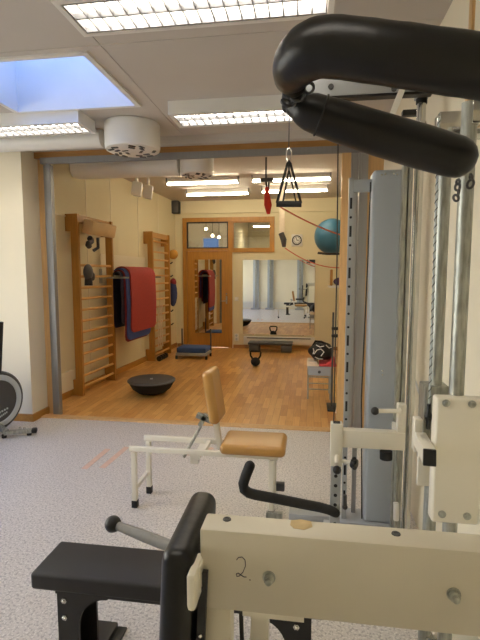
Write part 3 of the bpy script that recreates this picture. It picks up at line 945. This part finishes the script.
MB().box(f1 + dr * 0.02, (0.05, 0.065, 0.042), rot=(0, 0, math.atan2(dr.y, dr.x)), bev=0.012).build('end_cap', 'black', r)
MB().cyl(Vector((f1.x - 0.03, f1.y, 0)), Vector((f1.x - 0.03, f1.y, 0.03)), 0.022, seg=14).build('foot', 'rubber', r)
MB().cyl(Vector((f0.x, f0.y, 0)), Vector((f0.x, f0.y, 0.03)), 0.022, seg=14).build('foot', 'rubber', r)
c_ = f1.lerp(f0, 0.35)
for s in (-0.018, 0.018):
    MB().cyl(c_ + dr * s + Vector((0, 0, 0.015)), c_ + dr * s + Vector((0, 0, 0.04)), 0.012, seg=10).build('bolt', 'chrome', r)
MB().tube([hub + Vector((-0.05, 0.02, -0.2)), Vector((f0.x + 0.02, f0.y, 0.06))], 0.03, 10).build('front_leg', 'steel', r)
MB().box(hub - nrm * 0.03 - ax2 * 1.1 + Vector((0, 0, -0.12)), (0.06, 2.0, 0.07), rot=(0, 0, -0.315), bev=0.01).build('rail', 'steel', r)
e = hub - ax2 * 2.0
MB().bx(e.x - 0.25, e.x + 0.25, e.y - 0.03, e.y + 0.03, 0.0, 0.05).bx(e.x - 0.03, e.x + 0.03, e.y - 0.03, e.y + 0.03, 0.05, 0.26).build('rear_leg', 'steel', r, smooth=False)
m0 = atY(-2, 372, 3.8); m1 = atY(0, 322, 3.8)
MB().tube([hub + Vector((0, 0, 0.2)) - nrm * 0.02, m0, m1], 0.03, 10).build('monitor_arm', 'black', r)

# ------------------------------------------------------------------ tape marks on the grey floor
for (a, b_, lab) in (((84, 469), (108, 449), 'left peach tape strip on the grey floor before the threshold'), ((102, 468), (127, 447), 'right peach tape strip on the grey floor beside the tan bench'), ((184, 455), (213, 448), 'peach tape strip under the tan bench')):
    A, B = atZ(*a, 0.0), atZ(*b_, 0.0)
    d = (B - A).normalized(); nn = Vector((-d.y, d.x, 0)) * 0.025
    o = MB().slab([A - nn, B - nn, B + nn, A + nn], 0.0015, (0, 0, 1)).build('tape_strip', 'peach', smooth=False)
    tag(o, lab, 'tape mark', 'peach floor tape')

# ------------------------------------------------------------------ tan therapy bench
yn, yf = 2.71, 2.91
zR = 0.395
xl, xr_ = -1.09, -0.19
r = thing('therapy_bench', 'cream framed bench with a tan upholstered seat and backrest', 'bench', ((xl + xr_) / 2, 2.8, 0))
for y, nm in ((yn, 0), (yf, 1)):
    dx = 0.025 * nm
    MB().bx(xl - 0.03 + dx, xr_ + 0.02, y - 0.013, y + 0.013, zR - 0.02, zR + 0.012 + 0.004 * nm, bev=0.004).build('side_rail', 'cream', r)
    for x in (xl + dx, xr_ - 0.02):
        MB().bx(x - 0.016, x + 0.016, y - 0.016, y + 0.016, 0.045, zR - 0.025, bev=0.003).build('leg', 'cream', r)
        MB().bx(x - 0.019, x + 0.019, y - 0.019, y + 0.019, 0.0, 0.05, bev=0.005).build('rubber_foot', 'rubber', r)
for x in (xl + 0.012, xr_ - 0.02):
    MB().bx(x - 0.012, x + 0.012, yn, yf, 0.13, 0.155).build('crossbar', 'cream', r, smooth=False)
for x in (-0.64, -0.5, xr_):
    MB().bx(x - 0.012, x + 0.012, yn + 0.015, yf - 0.015, zR - 0.02, zR + 0.008).build('crossbar', 'cream', r, smooth=False)
MB().box((-0.325, 2.80, zR + 0.040), (0.40, 0.30, 0.066), bev=0.03, seg=5).build('seat', 'tan', r)
MB().bx(-0.50, -0.18, 2.70, 2.93, zR + 0.002, zR + 0.012).build('seat_board', 'black', r, smooth=False)
# backrest leaning slightly back
bt = Vector((-0.582, 2.79, 0.742))
lean = R(-9)
MB().box(bt, (0.066, 0.215, 0.335), rot=(0, lean, R(-3)), bev=0.03, seg=5).build('backrest', 'tan', r)
MB().box(bt + Vector((0.01, 0.02, -0.2)), (0.036, 0.036, 0.33), rot=(0, lean, 0), bev=0.003).build('backrest_post', 'cream', r)
b = MB().tube([atY(204, 420, 2.74), atY(184, 457, 2.74)], 0.010, 10)
b.build('support_rod', 'steel', r)
MB().box(atY(204, 418, 2.74), (0.10, 0.03, 0.028), rot=(0, 0.35, 0)).box(atY(203, 420, 2.74), (0.028, 0.03, 0.085), rot=(0, 0.5, 0)).tube([atY(207, 416, 2.74), atY(198, 413, 2.74)], 0.008, 8).build('adjuster', 'steel', r)
MB().box(atY(195, 458, 2.80) + Vector((0, 0, 0.0)), (0.05, 0.05, 0.06)).bx(-0.70, -0.66, yn, yf, zR - 0.05, zR - 0.02).build('pivot_block', 'cream', r, smooth=False)
MB().box((xr_ + 0.015, 2.93, 0.10), (0.07, 0.05, 0.05), bev=0.006).build('clamp', 'dgrey', r)
MB().box((xr_ + 0.0, 2.69, 0.03), (0.10, 0.03, 0.035), bev=0.004).build('foot_plate', 'steel', r)

# ------------------------------------------------------------------ black flat bench, lower left
zb = 0.43
pl, pb = atZ(35, 575, zb), atZ(66, 545, zb)
y0, y1 = pl.y, pb.y
x0, x1 = -0.975, 0.075
y1 += 0.025
r = thing('flat_bench', 'black flat weight bench with bolted plate legs in the lower left', 'bench', ((x0 + x1) / 2, (y0 + y1) / 2, 0))
MB().bx(x0, x1, y0, y1, zb - 0.06, zb + 0.004, bev=0.014, seg=4).build('seat_pad', 'vinylblk', r)
MB().bx(x0 + 0.09, x1 - 0.07, y0 + 0.012, y1 - 0.012, zb - 0.072, zb - 0.06).build('seat_board', 'black', r, smooth=False)
for k, (lx0, lx1, s) in enumerate(((x0 + 0.085, x0 + 0.165, 1), (x1 - 0.13, x1 - 0.05, -1))):
    z1 = zb - 0.072
    if s > 0:
        poly = [(lx0, 0.03), (lx1, 0.03), (lx1, z1 - 0.14)] + [(lx1 + 0.11 * (1 - math.cos(a)), z1 - 0.14 + 0.12 * math.sin(a)) for a in [PI / 2 * i / 8 for i in range(1, 9)]] + [(lx1 + 0.14, z1), (lx0, z1)]
    else:
        poly = [(lx1, 0.03), (lx0, 0.03), (lx0, z1 - 0.14)] + [(lx0 - 0.11 * (1 - math.cos(a)), z1 - 0.14 + 0.12 * math.sin(a)) for a in [PI / 2 * i / 8 for i in range(1, 9)]] + [(lx0 - 0.14, z1), (lx1, z1)]
    MB().prism(poly, y0 + 0.03, y0 + 0.042).prism(poly, y1 - 0.042, y1 - 0.03).bx(lx0, lx0 + 0.01, y0 + 0.042, y1 - 0.042, 0.03, z1).build('leg', 'black', r, smooth=False)
    MB().bx(lx0 - 0.01, lx1 + 0.03, y0 - 0.04, y1 + 0.09, 0.0, 0.03, bev=0.006).bx(lx1 + 0.03, lx1 + 0.07, y0 + 0.03, y1 + 0.09, 0.0, 0.012, bev=0.004).build('foot', 'black', r)
    for z in (z1 - 0.035, z1 - 0.10):
        MB().cyl(((lx0 + 0.03), y0 + 0.022, z), ((lx0 + 0.03), y0 + 0.03, z), 0.011, seg=6).ball((lx0 + 0.03, y0 + 0.022, z), 0.007, 10).build('bolt', 'chrome', r)

# ------------------------------------------------------------------ foreground machine
yb0, yb1, zb0, zb1 = 0.62, 0.668, 1.008, 1.131
xb0 = -0.152
r = thing('exercise_machine', 'cream steel exercise machine frame with a black side pad in the foreground', 'exercise machine', (0.0, 0.65, 0))
b = MB().bx(xb0, 0.60, yb0, yb1, zb0, zb1, bev=0.004)
b.build('beam', 'creamd', r)
MB().bx(xb0, -0.107, yb0 + 0.003, yb1 - 0.012, 0.06, zb0, bev=0.003).build('post', 'creamd', r)
MB().bx(0.53, 0.58, yb0 + 0.003, yb1 - 0.012, 0.06, zb0, bev=0.003).build('post', 'creamd', r)
for x in (-0.13, 0.555):
    MB().bx(x - 0.03, x + 0.03, 0.42, 0.95, 0.0, 0.06, bev=0.008).build('base', 'creamd', r)
for (px, py) in ((269, 577), (453.5, 594)):
    c_ = atY(px, py, yb0)
    MB().lathe([(0.0095, 0), (0.0095, 0.002), (0.0072, 0.002), (0.0072, 0.008), (0.0046, 0.0085), (0.0046, 0.014), (0.002, 0.0155)], c_, (0, -1, 0), 14).build('bolt', 'steel', r)
for (px, py) in ((227, 519.5), (396, 534)):
    c_ = atZ(px, py, zb1)
    MB().lathe([(0.0065, 0), (0.006, 0.0015), (0.0035, 0.0015), (0.003, 0.0005)], c_, (0, 0, 1), 16).build('hole_plug', 'dgrey', r)
# the handwritten 2 and the worn patch
def onb(px, py):
    return atY(px, py, yb0 - 0.0004)
pts = [onb(*q) for q in ((236.5, 560), (238.5, 557.5), (242, 557), (245, 560), (245.5, 566), (243, 572), (239.5, 576), (236.8, 576.5), (236.2, 574), (238, 573), (241, 575), (244, 577), (246.5, 577))]
b = MB().tube(pts, 0.0006, 6).ball(onb(250, 580), 0.0009, 8)
b.build('handwritten_digit', 'ink', r)
pp = [atZ(px, py, zb1 + 0.0003) for px, py in ((291, 520.5), (301, 519.5), (311, 521.5), (312.5, 527), (304, 530), (294, 528.5), (290, 525))]
MB().slab(pp, 0.0004, (0, 0, 1)).build('worn_patch', 'stain', r, smooth=False)
# side pad, seen on edge
pc = Vector((-0.182, 0.655, 1.0))
b = MB().box((-0.193, 0.688, 0.87), (0.048, 0.205, 0.48), rot=(0, R(3), R(1)), bev=0.02, seg=5)
b.build('pad', 'leather', r)
b = MB()
b.box((-0.160, 0.69, 0.86), (0.012, 0.16, 0.42), rot=(0, R(3), R(3)))
b.build('pad_board', 'black', r, smooth=False)
for z in (0.80, 0.86, 0.92, 0.98):
    MB().ball((-0.152 + (z - 0.9) * 0.05, 0.60, z), 0.003, 8).build('staple', 'chrome', r)
MB().prism([(0.60, 1.05), (0.66, 1.05), (0.66, 1.085), (0.60, 1.085)], -0.153, -0.147, 'YZ').bx(-0.161, -0.148, 0.574, 0.63, 1.035, 1.09, bev=0.006).build('pad_bracket', 'cream', r)
l0 = atY(113, 524, 0.98); l1 = atY(206, 560, 0.90)
MB().tube([l1, (xb0 + 0.06, yb1, zb0 + 0.03)], 0.012, 10).build('lever_pivot', 'creamd', r)
lv = MB().tube([l0, l0.lerp(l1, 0.35), l1], [0.0095, 0.0125, 0.0135], 14).build('lever', 'duralu', r)
MB().ball(l0, 0.0195, 18).build('ball_knob', 'black', lv)
# struts below the beam
MB().slab([atY(251, 613, 0.80), atY(268, 613, 0.80), atY(272, 612, 0.80) + Vector((0, 0, -0.6)), atY(250, 612, 0.80) + Vector((-0.02, 0, -0.6))], 0.03, (0, 1, 0)).bx(-0.09, 0.0, yb1 - 0.04, 0.84, zb0 - 0.012, zb0).build('strut', 'cream', r, smooth=False)
MB().ribbon([atY(241, 611, 0.74), atY(242, 640, 0.74), atY(240, 700, 0.74)], (1, 0, 0), 0.004, 0.007).build('strap', 'black', r)

# ------------------------------------------------------------------ grey weight tower with its pulley post
yt = 2.65
tx0, tx1 = 0.338, 0.505
r = thing('weight_tower', 'tall grey blue weight stack tower with perforated side post and cream arm', 'weight tower', (0.35, yt, 0))
tw = MB().bx(tx0, tx1, yt, yt + 0.14, 0.05, 2.065, bev=0.018, seg=4).build('cover', 'greyblue', r)
for x in (0.382, 0.40, 0.445, 0.463):
    MB().ball((x, yt - 0.001, 2.035 + (0.004 if x in (0.40, 0.445) else 0)), 0.006, 10).build('rivet', 'chrome', r)
for z in (0.932, 0.955):
    MB().ball((0.418, yt - 0.001, z), 0.006, 10).build('rivet', 'chrome', r)
b = MB().bx(0.212, 0.238, yt + 0.02, yt + 0.055, 0.05, 2.03)
b.mi = 1
for i in range(24):
    z = 0.12 + 0.077 * i
    if i % 5 in (1, 3):
        b.bx(0.219, 0.231, yt + 0.0195, yt + 0.021, z - 0.03, z + 0.03)
    else:
        b.cyl((0.225, yt + 0.0185, z), (0.225, yt + 0.022, z), 0.007, seg=10)
b.build('perforated_post', ['grey', 'rubber'], r, smooth=False)
MB().bx(0.235, 0.345, yt + 0.03, yt + 0.06, 1.955, 2.02).build('bracket', 'greyblue', r, smooth=False)
MB().bx(0.275, 0.30, yt + 0.10, yt + 0.13, 0.05, 2.0).build('guide_rail', 'alu', r, smooth=False)
MB().bx(0.19, 0.56, yt - 0.02, yt + 0.16, 0.0, 0.05, bev=0.006).bx(-0.10, 0.19, yt + 0.03, yt + 0.13, 0.0, 0.05, bev=0.006).build('base', 'grey', r)
# steel guide column and chrome pole right of the cover
gx = atY(404, 300, 2.45).x
b = MB()
b.bx(gx - 0.026, gx - 0.004, 2.45, 2.49, 0.0, 2.25); b.bx(gx + 0.004, gx + 0.022, 2.45, 2.49, 0.0, 2.25); b.bx(gx - 0.004, gx + 0.004, 2.47, 2.49, 0.0, 2.25)
b.build('guide_column', 'steel', r, smooth=False)
cxp = atY(416, 250, 2.5).x
MB().cyl((cxp, 2.5, 0), (cxp, 2.5, 2.355), 0.022, seg=18).build('chrome_pole', 'chrome', r)
MB().cyl((cxp, 2.5, 2.345), (cxp, 2.5, 2.37), 0.027, seg=18).build('pole_cap', 'black', r)
# cream arm on the short post
ya = 2.25
A = atY(333, 430, ya); B = atY(405, 451, ya)
MB().bx(A.x, B.x, ya, ya + 0.055, B.z, A.z + 0.0, bev=0.004).build('swing_arm', 'cream', r)
p0 = atY(398.5, 405, ya); p1 = atY(406, 430, ya)
MB().bx(p0.x, p1.x, ya + 0.005, ya + 0.05, A.z, p0.z, bev=0.003).build('arm_plate', 'cream', r)
MB().bx(p0.x + 0.01, p1.x - 0.01, ya + 0.05, 2.46, B.z + 0.01, A.z - 0.01).build('carriage', 'cream', r, smooth=False)
q0 = atY(401, 411, ya); q1 = atY(375, 411, ya)
pin = MB().cyl(q0, q1, 0.011, seg=12).build('pin', 'cream', r)
MB().ball(q1, 0.020, 16).build('ball_knob', 'black', pin)
s0 = atY(331, 424, 2.24); s1 = atY(342, 467, 2.24)
b = MB().bx(s0.x, s1.x, 2.24, 2.295, s1.z, s0.z, bev=0.003)
b.mi = 1
b.bx(s0.x + 0.012, s1.x - 0.012, 2.25, 2.285, s0.z - 0.001, s0.z + 0.002)
b.build('sleeve', ['cream', 'rubber'], r)
b = MB().bx(s0.x + 0.005, s1.x - 0.004, 2.246, 2.29, 0.03, s0.z - 0.004)
b.mi = 1
for i in range(10):
    z = 0.10 + 0.05 * i
    b.cyl(((s0.x + s1.x) / 2, 2.2445, z), ((s0.x + s1.x) / 2, 2.247, z), 0.009, seg=10)
b.build('short_post', ['grey', 'rubber'], r, smooth=False)
MB().bx(s0.x - 0.01, s1.x + 0.01, 2.2, 2.70, 0.0, 0.03, bev=0.004).build('post_base', 'grey', r)
k0 = atY(337, 461, 2.22)
kn = MB().cyl(k0 + Vector((0, 0.03, 0.02)), k0 + Vector((0, -0.005, -0.01)), 0.011, seg=10).build('pull_pin', 'cream', r)
MB().ball(atY(337, 470, 2.215), 0.021, 16).build('ball_knob', 'black', kn)
k1 = atY(352, 463, 2.22)
kn = MB().cyl(atY(342, 461, 2.25), k1, 0.010, seg=10).build('star_screw', 'cream', r)
b = MB().cyl(k1, k1 + Vector((0.02, -0.012, 0)), 0.024, seg=14)
for i in range(5):
    a = 2 * PI * i / 5
    b.ball(k1 + Vector((0.01, -0.006 + 0.022 * math.cos(a), 0.022 * math.sin(a))), 0.011, 8)
b.build('star_knob', 'black', kn)
MB().ball(atY(345, 507, 2.3), 0.014, 12).cyl(atY(345, 495, 2.3), atY(345, 507, 2.3), 0.010, seg=8).build('lower_knob', 'dgrey', r)
MB().cyl(atY(386, 451, 2.3), atY(386, 459, 2.3), 0.030, seg=18).build('stop_buffer', 'rubber', r)
MB().cyl(atY(396, 503, 2.4), atY(396, 520, 2.4), 0.014, seg=10).build('rod_stop', 'white', r)
MB().cyl((atY(396, 480, 2.42).x, 2.42, 0.0), (atY(396, 480, 2.42).x, 2.42, 0.66), 0.010, seg=10).build('guide_rod', 'steel', r)
# black bent foam handle
hp = [atY(248, 464, 1.98), atY(244, 474, 1.98), atY(241.5, 482, 1.98), atY(242.5, 487.5, 1.99), atY(247, 491, 2.0), atY(254, 493, 2.01), atY(275, 497, 2.05), atY(300, 502, 2.12), atY(318, 505.5, 2.17), atY(327, 508, 2.21), atY(334, 511, 2.25)]
MB().tube([q + Vector((0.008, 0, -0.008)) for q in hp], 0.0235, 16, round_ends=True).build('foam_handle', 'foam', r)
# overhead boom with pulley and struts
bx0 = -0.13
tower = r
r = thing('overhead_boom', 'grey steel boom reaching out from the weight tower behind the padded rolls', 'boom', (0.2, 2.43, 2.44))
MB().bx(bx0, cxp + 0.03, 2.40, 2.46, 2.372, 2.49, bev=0.004).build('boom', 'grey', r)
MB().bx(bx0, cxp + 0.03, 2.405, 2.455, 2.36, 2.372).build('boom_underside', 'black', r, smooth=False)
for px, py in ((331, 87), (394, 89)):
    c_ = atY(px, py, 2.40)
    MB().cyl(c_, c_ + Vector((0, -0.008, 0)), 0.014, seg=8).build('bolt', 'dgrey', r)
s0, s1 = atY(402, 90, 2.38), atY(390, 120, 2.38)
MB().box((s0 + s1) / 2, (0.028, 0.02, (s0 - s1).length + 0.05), rot=(0, math.atan2(s0.x - s1.x, s0.z - s1.z), 0)).build('strut', 'white', r, smooth=False)
MB().bx(cxp - 0.03, cxp + 0.03, 2.46, 2.53, 2.37, 2.49).build('boom_joint', 'grey', r, smooth=False)
ch = atY(289, 130, 2.38)
MB().torus((ch.x, 2.43, 2.345), 0.03, 0.010, (0, 1, 0), 20, 8).build('pulley', 'black', r)
MB().tube([atY(338, 96, 2.43), atY(338, 150, 2.42), atY(337, 260, 2.36), (0.135, 2.31, 0.06)], 0.0035, 6).build('pulley_cable', 'black', r)
MB().tube([(ch.x, 2.40, 2.35), (ch.x, 2.38, atY(289, 149, 2.38).z)], 0.0028, 6).build('cable', 'dgrey', r)
r = tower
MB().tube([(0.33, yt + 0.02, 0.06), (0.305, yt - 0.01, 0.8), (0.318, yt - 0.015, 1.5), (0.325, yt, 2.0)], 0.004, 6).build('cable', 'black', r)

# handle hanging on the cable
yh = 2.38
hz = lambda px, py: atY(px, py, yh)
r = thing('pull_stirrup', 'black double strap pull handle hanging on the thin cable', 'cable attachment', hz(289, 206))
b = MB()
cc = hz(289, 155.5)
b.tube([cc + Vector((0.016 * math.sin(a) * (0.75 + 0.25 * math.cos(a)), 0, 0.035 * math.cos(a))) for a in [2 * PI * i / 16 for i in range(16)]], 0.0035, 6, closed=True)
b.build('carabiner', 'chrome', r)
MB().cyl(hz(276.5, 204), hz(301.5, 204), 0.0155, seg=16).build('grip', 'foam', r)
MB().ribbon([hz(277, 203), hz(287.5, 164), hz(289, 161.5), hz(290.5, 164), hz(301, 203)], (0, 1, 0), 0.012, 0.024).build('outer_strap', 'black', r)
MB().ribbon([hz(283, 202), hz(288.7, 171), hz(289.3, 171), hz(296, 202)], (0, 1, 0), 0.008, 0.02).ribbon([hz(289, 163), hz(289, 174)], (0, 1, 0), 0.008, 0.02).build('inner_strap', 'black', r)

# ------------------------------------------------------------------ wall pulley on the right wall
yw = 1.52
r = thing('wall_pulley', 'chrome twin column wall pulley with a cream carriage on the right wall', 'wall pulley', (0.48, 1.6, 0))
c1 = atY(463, 250, yw + 0.03); c2 = atY(441, 250, 1.74)
MB().cyl((c1.x, yw + 0.03, 0.0), (c1.x, yw + 0.03, 2.02), 0.023, seg=24).build('front_column', 'steel', r)
MB().cyl((c2.x, 1.74, 0.0), (c2.x, 1.74, 2.03), 0.023, seg=24).build('rear_column', 'steel', r)
for a in ((c1.x + 0.0, XR, yw + 0.0, yw + 0.06, 1.95, 2.02), (c2.x - 0.03, XR, 1.71, 1.78, 1.97, 2.05), (c1.x, XR, yw, yw + 0.06, 0.05, 0.12), (c2.x, XR, 1.71, 1.77, 0.05, 0.12)):
    MB().bx(*a, bev=0.003).build('wall_bracket', 'chrome', r)
w0 = atY(437, 395, yw - 0.03); w1_ = atY(479, 526, yw - 0.03)
cr = MB().bx(w0.x, w1_.x, yw - 0.03, yw + 0.025, w1_.z, w0.z - 0.01, bev=0.008, seg=3).build('carriage', 'cream', r)
for px, py in ((446, 403), (472, 404), (442, 514), (467, 516)):
    c_ = atY(px, py, yw - 0.03)
    MB().lathe([(0.012, 0), (0.012, 0.004), (0.008, 0.005), (0.007, 0.008), (0.003, 0.009)], c_, (0, -1, 0), 14).build('bolt', 'steel', cr)
MB().bx(c2.x - 0.045, c2.x + 0.04, 1.70, 1.79, 0.80, 1.10, bev=0.006).build('rear_carriage', 'steel', r)
e0 = atY(424, 450, 1.40); e1 = atY(436.5, 467, 1.40)
arm_c = [Vector(((e0.x + e1.x) / 2, 1.41, (e0.z + e1.z) / 2)), Vector((atY(420, 440, 1.66).x, 1.66, atY(420, 439, 1.66).z))]
d = arm_c[1] - arm_c[0]
rot = Vector((0, 1, 0)).rotation_difference(d).to_matrix()
MB().box((arm_c[0] + arm_c[1]) / 2, (e1.x - e0.x, d.length, e0.z - e1.z), rot=rot, bev=0.003).build('arm', 'cream', r)
MB().box(arm_c[0] - d.normalized() * 0.004, (e1.x - e0.x, 0.012, e0.z - e1.z), rot=rot, bev=0.003).build('arm_cap', 'black', r)
g0 = atY(421, 445, 1.8); 
MB().bx(atY(414, 440, 1.66).x, atY(422, 440, 1.66).x, 1.655, 1.70, atY(418, 452, 1.66).z, atY(418, 419, 1.66).z, bev=0.004).bx(atY(419, 440, 1.7).x, c2.x, 1.70, 1.72, atY(421, 486, 1.7).z, atY(421, 446, 1.7).z, bev=0.003).build('arm_plate', 'cream', r)
b = MB()
ra, rb = atY(439, 118, 1.68), atY(429.5, 404, 1.68)
b.tube([ra.lerp(rb, i / 60) + Vector((0.0012 * math.sin(i * 2.2), 0.0012 * math.cos(i * 2.2), 0)) for i in range(61)], 0.004, 6)
b.mi = 1
b.tube([ra.lerp(rb, i / 240) + Vector((0.004 * math.sin(i * 0.9), 0.004 * math.cos(i * 0.9), 0)) for i in range(241)], 0.0016, 5)
b.build('rope', ['ring', 'dgrey'], r)
h0 = atY(429, 404, 1.66); h1 = atY(428, 429, 1.66)
MB().tube([h0, h0.lerp(h1, 0.3), h0.lerp(h1, 0.5), h0.lerp(h1, 0.7), h1], [0.007, 0.007, 0.015, 0.008, 0.006], 10).build('hook', 'black', r)
# diagonal cable strip and small fittings on the right wall
o = MB().tube([(XR - 0.004, 2.3, 0.62), (XR - 0.004, 2.75, 0.78), (XR - 0.004, 3.3, 1.0)], 0.008, 6).build('cable_conduit', 'white'); tag(o, 'thin white cable strip running up the right wall behind the pulley', 'cable strip')
struct(MB().bx(XR - 0.012, XR, 2.13, 2.17, 0.0, HC).build('trim_14', 'woodpale', smooth=False))
for k, (py0, py1, yy) in enumerate(((109.5, 115, 3.0), (122, 126, 2.9))):
    a = atY(403 + 2 * k, py0, yy); c_ = atY(403 + 2 * k, py1, yy)
    o = MB().bx(a.x, XR, yy, yy + 0.05, c_.z, a.z, bev=0.004).build('wall_fitting', 'black', smooth=False)
    tag(o, ('upper' if k == 0 else 'lower') + ' small black fitting sticking out of the cream wall behind the chrome pole', 'wall fitting', 'black wall fittings')

# ------------------------------------------------------------------ black padded rolls overhead
def pal(seq):
    return [atY(px, py, y) for px, py, y in seq]


def smooth_path(pts, rs, n=5):
    out, ro = [], []
    for i in range(len(pts) - 1):
        p0 = pts[max(i - 1, 0)]; p1 = pts[i]; p2 = pts[i + 1]; p3 = pts[min(i + 2, len(pts) - 1)]
        for k in range(n):
            t = k / n
            out.append(0.5 * ((2 * p1) + (p2 - p0) * t + (2 * p0 - 5 * p1 + 4 * p2 - p3) * t * t + (3 * p1 - p0 - 3 * p2 + p3) * t ** 3))
            ro.append(rs[i] * (1 - t) + rs[i + 1] * t)
    out.append(pts[-1]); ro.append(rs[-1])
    return out, ro


r = thing('padded_roll', 'upper thick black leather padded roll with a bent end', 'padded roll', atY(380, 90, 1.08), group='black leather padded rolls')
pts = pal([(293, 82, 1.20), (291.5, 76, 1.18), (296, 64, 1.13), (309, 52, 1.09), (330, 47.5, 1.07), (380, 53, 1.05), (440, 61.5, 1.04), (520, 73, 1.03), (620, 89, 1.0)])
pp, rr = smooth_path(pts, [0.036, 0.044, 0.054, 0.060, 0.061, 0.060, 0.060, 0.060, 0.060])
b = MB().tube(pp, [q * (1 + 0.008 * math.sin(i * 1.9)) for i, q in enumerate(rr)], 28, round_ends=True)
b.build('roll', 'leather', r)
MB().tube([pts[-1], Vector((XR, pts[-1].y, pts[-1].z - 0.02))], 0.02, 12).build('wall_arm', 'steel', r)
b = MB()
for px, py in ((288, 92), (309, 88)):
    b.torus(atY(px, py, 1.2), 0.012, 0.004, (0.3, 1, 0.1), 14, 6)
b.build('link_ring', 'dgrey', r)
r = thing('padded_roll', 'lower black leather padded roll hanging by rings from the upper one', 'padded roll', atY(380, 160, 1.3), group='black leather padded rolls')
pts = pal([(299, 106, 1.30), (311, 112, 1.30), (340, 122, 1.31), (380, 134.5, 1.32), (420, 146.5, 1.33), (456, 157, 1.33)])
pp, rr = smooth_path(pts, [0.036, 0.049, 0.054, 0.056, 0.057, 0.054])
MB().tube(pp, rr, 26, round_ends=True).build('roll', 'leather', r)
b = MB()
s_ = atY(316, 112, 1.30)
b.torus(pts[1].lerp(pts[2], 0.35), 0.052, 0.003, (pts[2] - pts[1]), 28, 6)
b.build('seam', 'rubber', r)
b = MB()
for i, (px, py) in enumerate(((288, 97), (292, 101), (286, 103), (296, 98), (301, 95))):
    b.torus(atY(px, py, 1.25 - 0.005 * i), 0.012, 0.0045, (math.sin(i * 2), 1, math.cos(i * 1.3)), 14, 6)
b.build('ring', 'dgrey', r)
b = MB()
for i, (px, py) in enumerate(((458, 182), (457.5, 187), (458.5, 192), (456, 198), (471, 177), (470.5, 184))):
    b.torus(atY(px, py, 1.32), 0.0075 if i < 4 else 0.009, 0.0035, (math.cos(i * 1.5), math.sin(i * 1.5) + 0.2, 0.2), 12, 6, (0.8, 1.2))
b.build('chain', 'dgrey', r)

# ------------------------------------------------------------------ pulley columns on the rear wall (seen in the mirror)
for k, (x, lab) in enumerate(((-2.30, 'grey pulley column at the left in the wall mirror reflection'), (-1.70, 'grey pulley column in the middle of the wall mirror reflection'), (-0.48, 'grey pulley column at the right in the wall mirror reflection'))):
    r = thing('pulley_column', lab, 'pulley column', (x, YR + 0.1, 0), group='pulley columns on the rear wall')
    MB().bx(x - 0.12, x + 0.12, YR + 0.001, YR + 0.12, 0.02, 2.2, bev=0.01).build('cover', 'greyblue', r)
    MB().bx(x - 0.03, x + 0.03, YR + 0.12, YR + 0.16, 0.02, 2.2).build('slide_rail', 'steel', r, smooth=False)
    MB().bx(x - 0.18, x + 0.18, YR + 0.001, YR + 0.4, 0.0, 0.05, bev=0.005).build('foot', 'grey', r)
    if k == 2:
        MB().bx(x - 0.16, x + 0.16, YR + 0.16, YR + 0.24, 0.4, 0.46).tube([(x + 0.1, YR + 0.2, 0.46), (x + 0.12, YR + 0.3, 1.0)], 0.02, 8).build('arm', 'black', r)
o = MB().bx(-3.4, -0.1, YR + 0.05, YR + 0.09, 0.24, 0.28).bx(-3.4, -0.1, YR + 0.0, YR + 0.02, 0.05, 0.3).build('wall_rail', 'cream', smooth=False)
tag(o, 'cream rail low on the rear wall behind the grey pulley columns', 'rail')

# ------------------------------------------------------------------ corridor lamps
for k, (px, py) in enumerate(((206, 229), (212.5, 235.5), (219, 237))):
    p = atY(px, py, 10.2)
    r = thing('pendant_lamp', ('left', 'middle', 'right')[k] + ' of three tiny bright lamps behind the glass over the door', 'lamp', p, group='corridor lamps')
    MB().ball(p, 0.028, 12).build('bulb', 'bulb', r)
    MB().cyl(p + Vector((0, 0, 0.025)), (p.x, p.y, 3.0), 0.006, seg=6).build('cord', 'black', r)
p = Vector((-1.0, 10.2, 2.58))
r = thing('ceiling_lamp', 'pale ceiling lamp behind the right transom glass', 'ceiling light', p)
MB().box(p, (0.5, 0.2, 0.08), bev=0.01).build('housing', 'white', r)
MB().cyl(p + Vector((0, 0, 0.03)), (p.x, p.y, 3.0), 0.008, seg=8).build('stem', 'white', r)
M['lampface'] = emit('lamp_diffuser', (255, 236, 200), 50)
MB().box(p + Vector((0, 0, -0.044)), (0.44, 0.15, 0.008)).build('diffuser', 'lampface', r, smooth=False)

# ------------------------------------------------------------------ sky light and exposure
w = bpy.data.worlds.new('sky')
SC.world = w
w.use_nodes = True
nt = w.node_tree
bg = nt.nodes['Background']
tc = nt.nodes.new('ShaderNodeTexCoord')
sx = nt.nodes.new('ShaderNodeSeparateXYZ')
nt.links.new(tc.outputs['Generated'], sx.inputs[0])
cr = nt.nodes.new('ShaderNodeValToRGB')
e = cr.color_ramp.elements
e[0].position = 0.0; e[0].color = (0.5, 0.47, 0.44, 1)
e[1].position = 1.0; e[1].color = (0.04, 0.14, 0.52, 1)
for pos, col in ((0.02, (1.0, 0.95, 0.90, 1)), (0.26, (1.0, 0.96, 0.92, 1)), (0.50, (0.06, 0.17, 0.56, 1))):
    q = e.new(pos); q.color = col
nt.links.new(sx.outputs['Z'], cr.inputs[0])
nt.links.new(cr.outputs[0], bg.inputs[0])
bg.inputs[1].default_value = 9.0
SC.view_settings.view_transform = 'Standard'
SC.view_settings.look = 'None'
SC.view_settings.gamma = 1.0
SC.view_settings.use_curve_mapping = False
SC.view_settings.exposure = 0.3
SC.cycles.use_denoising = True
SC.cycles.max_bounces = 10
SC.cycles.diffuse_bounces = 6
SC.cycles.sample_clamp_indirect = 6.0
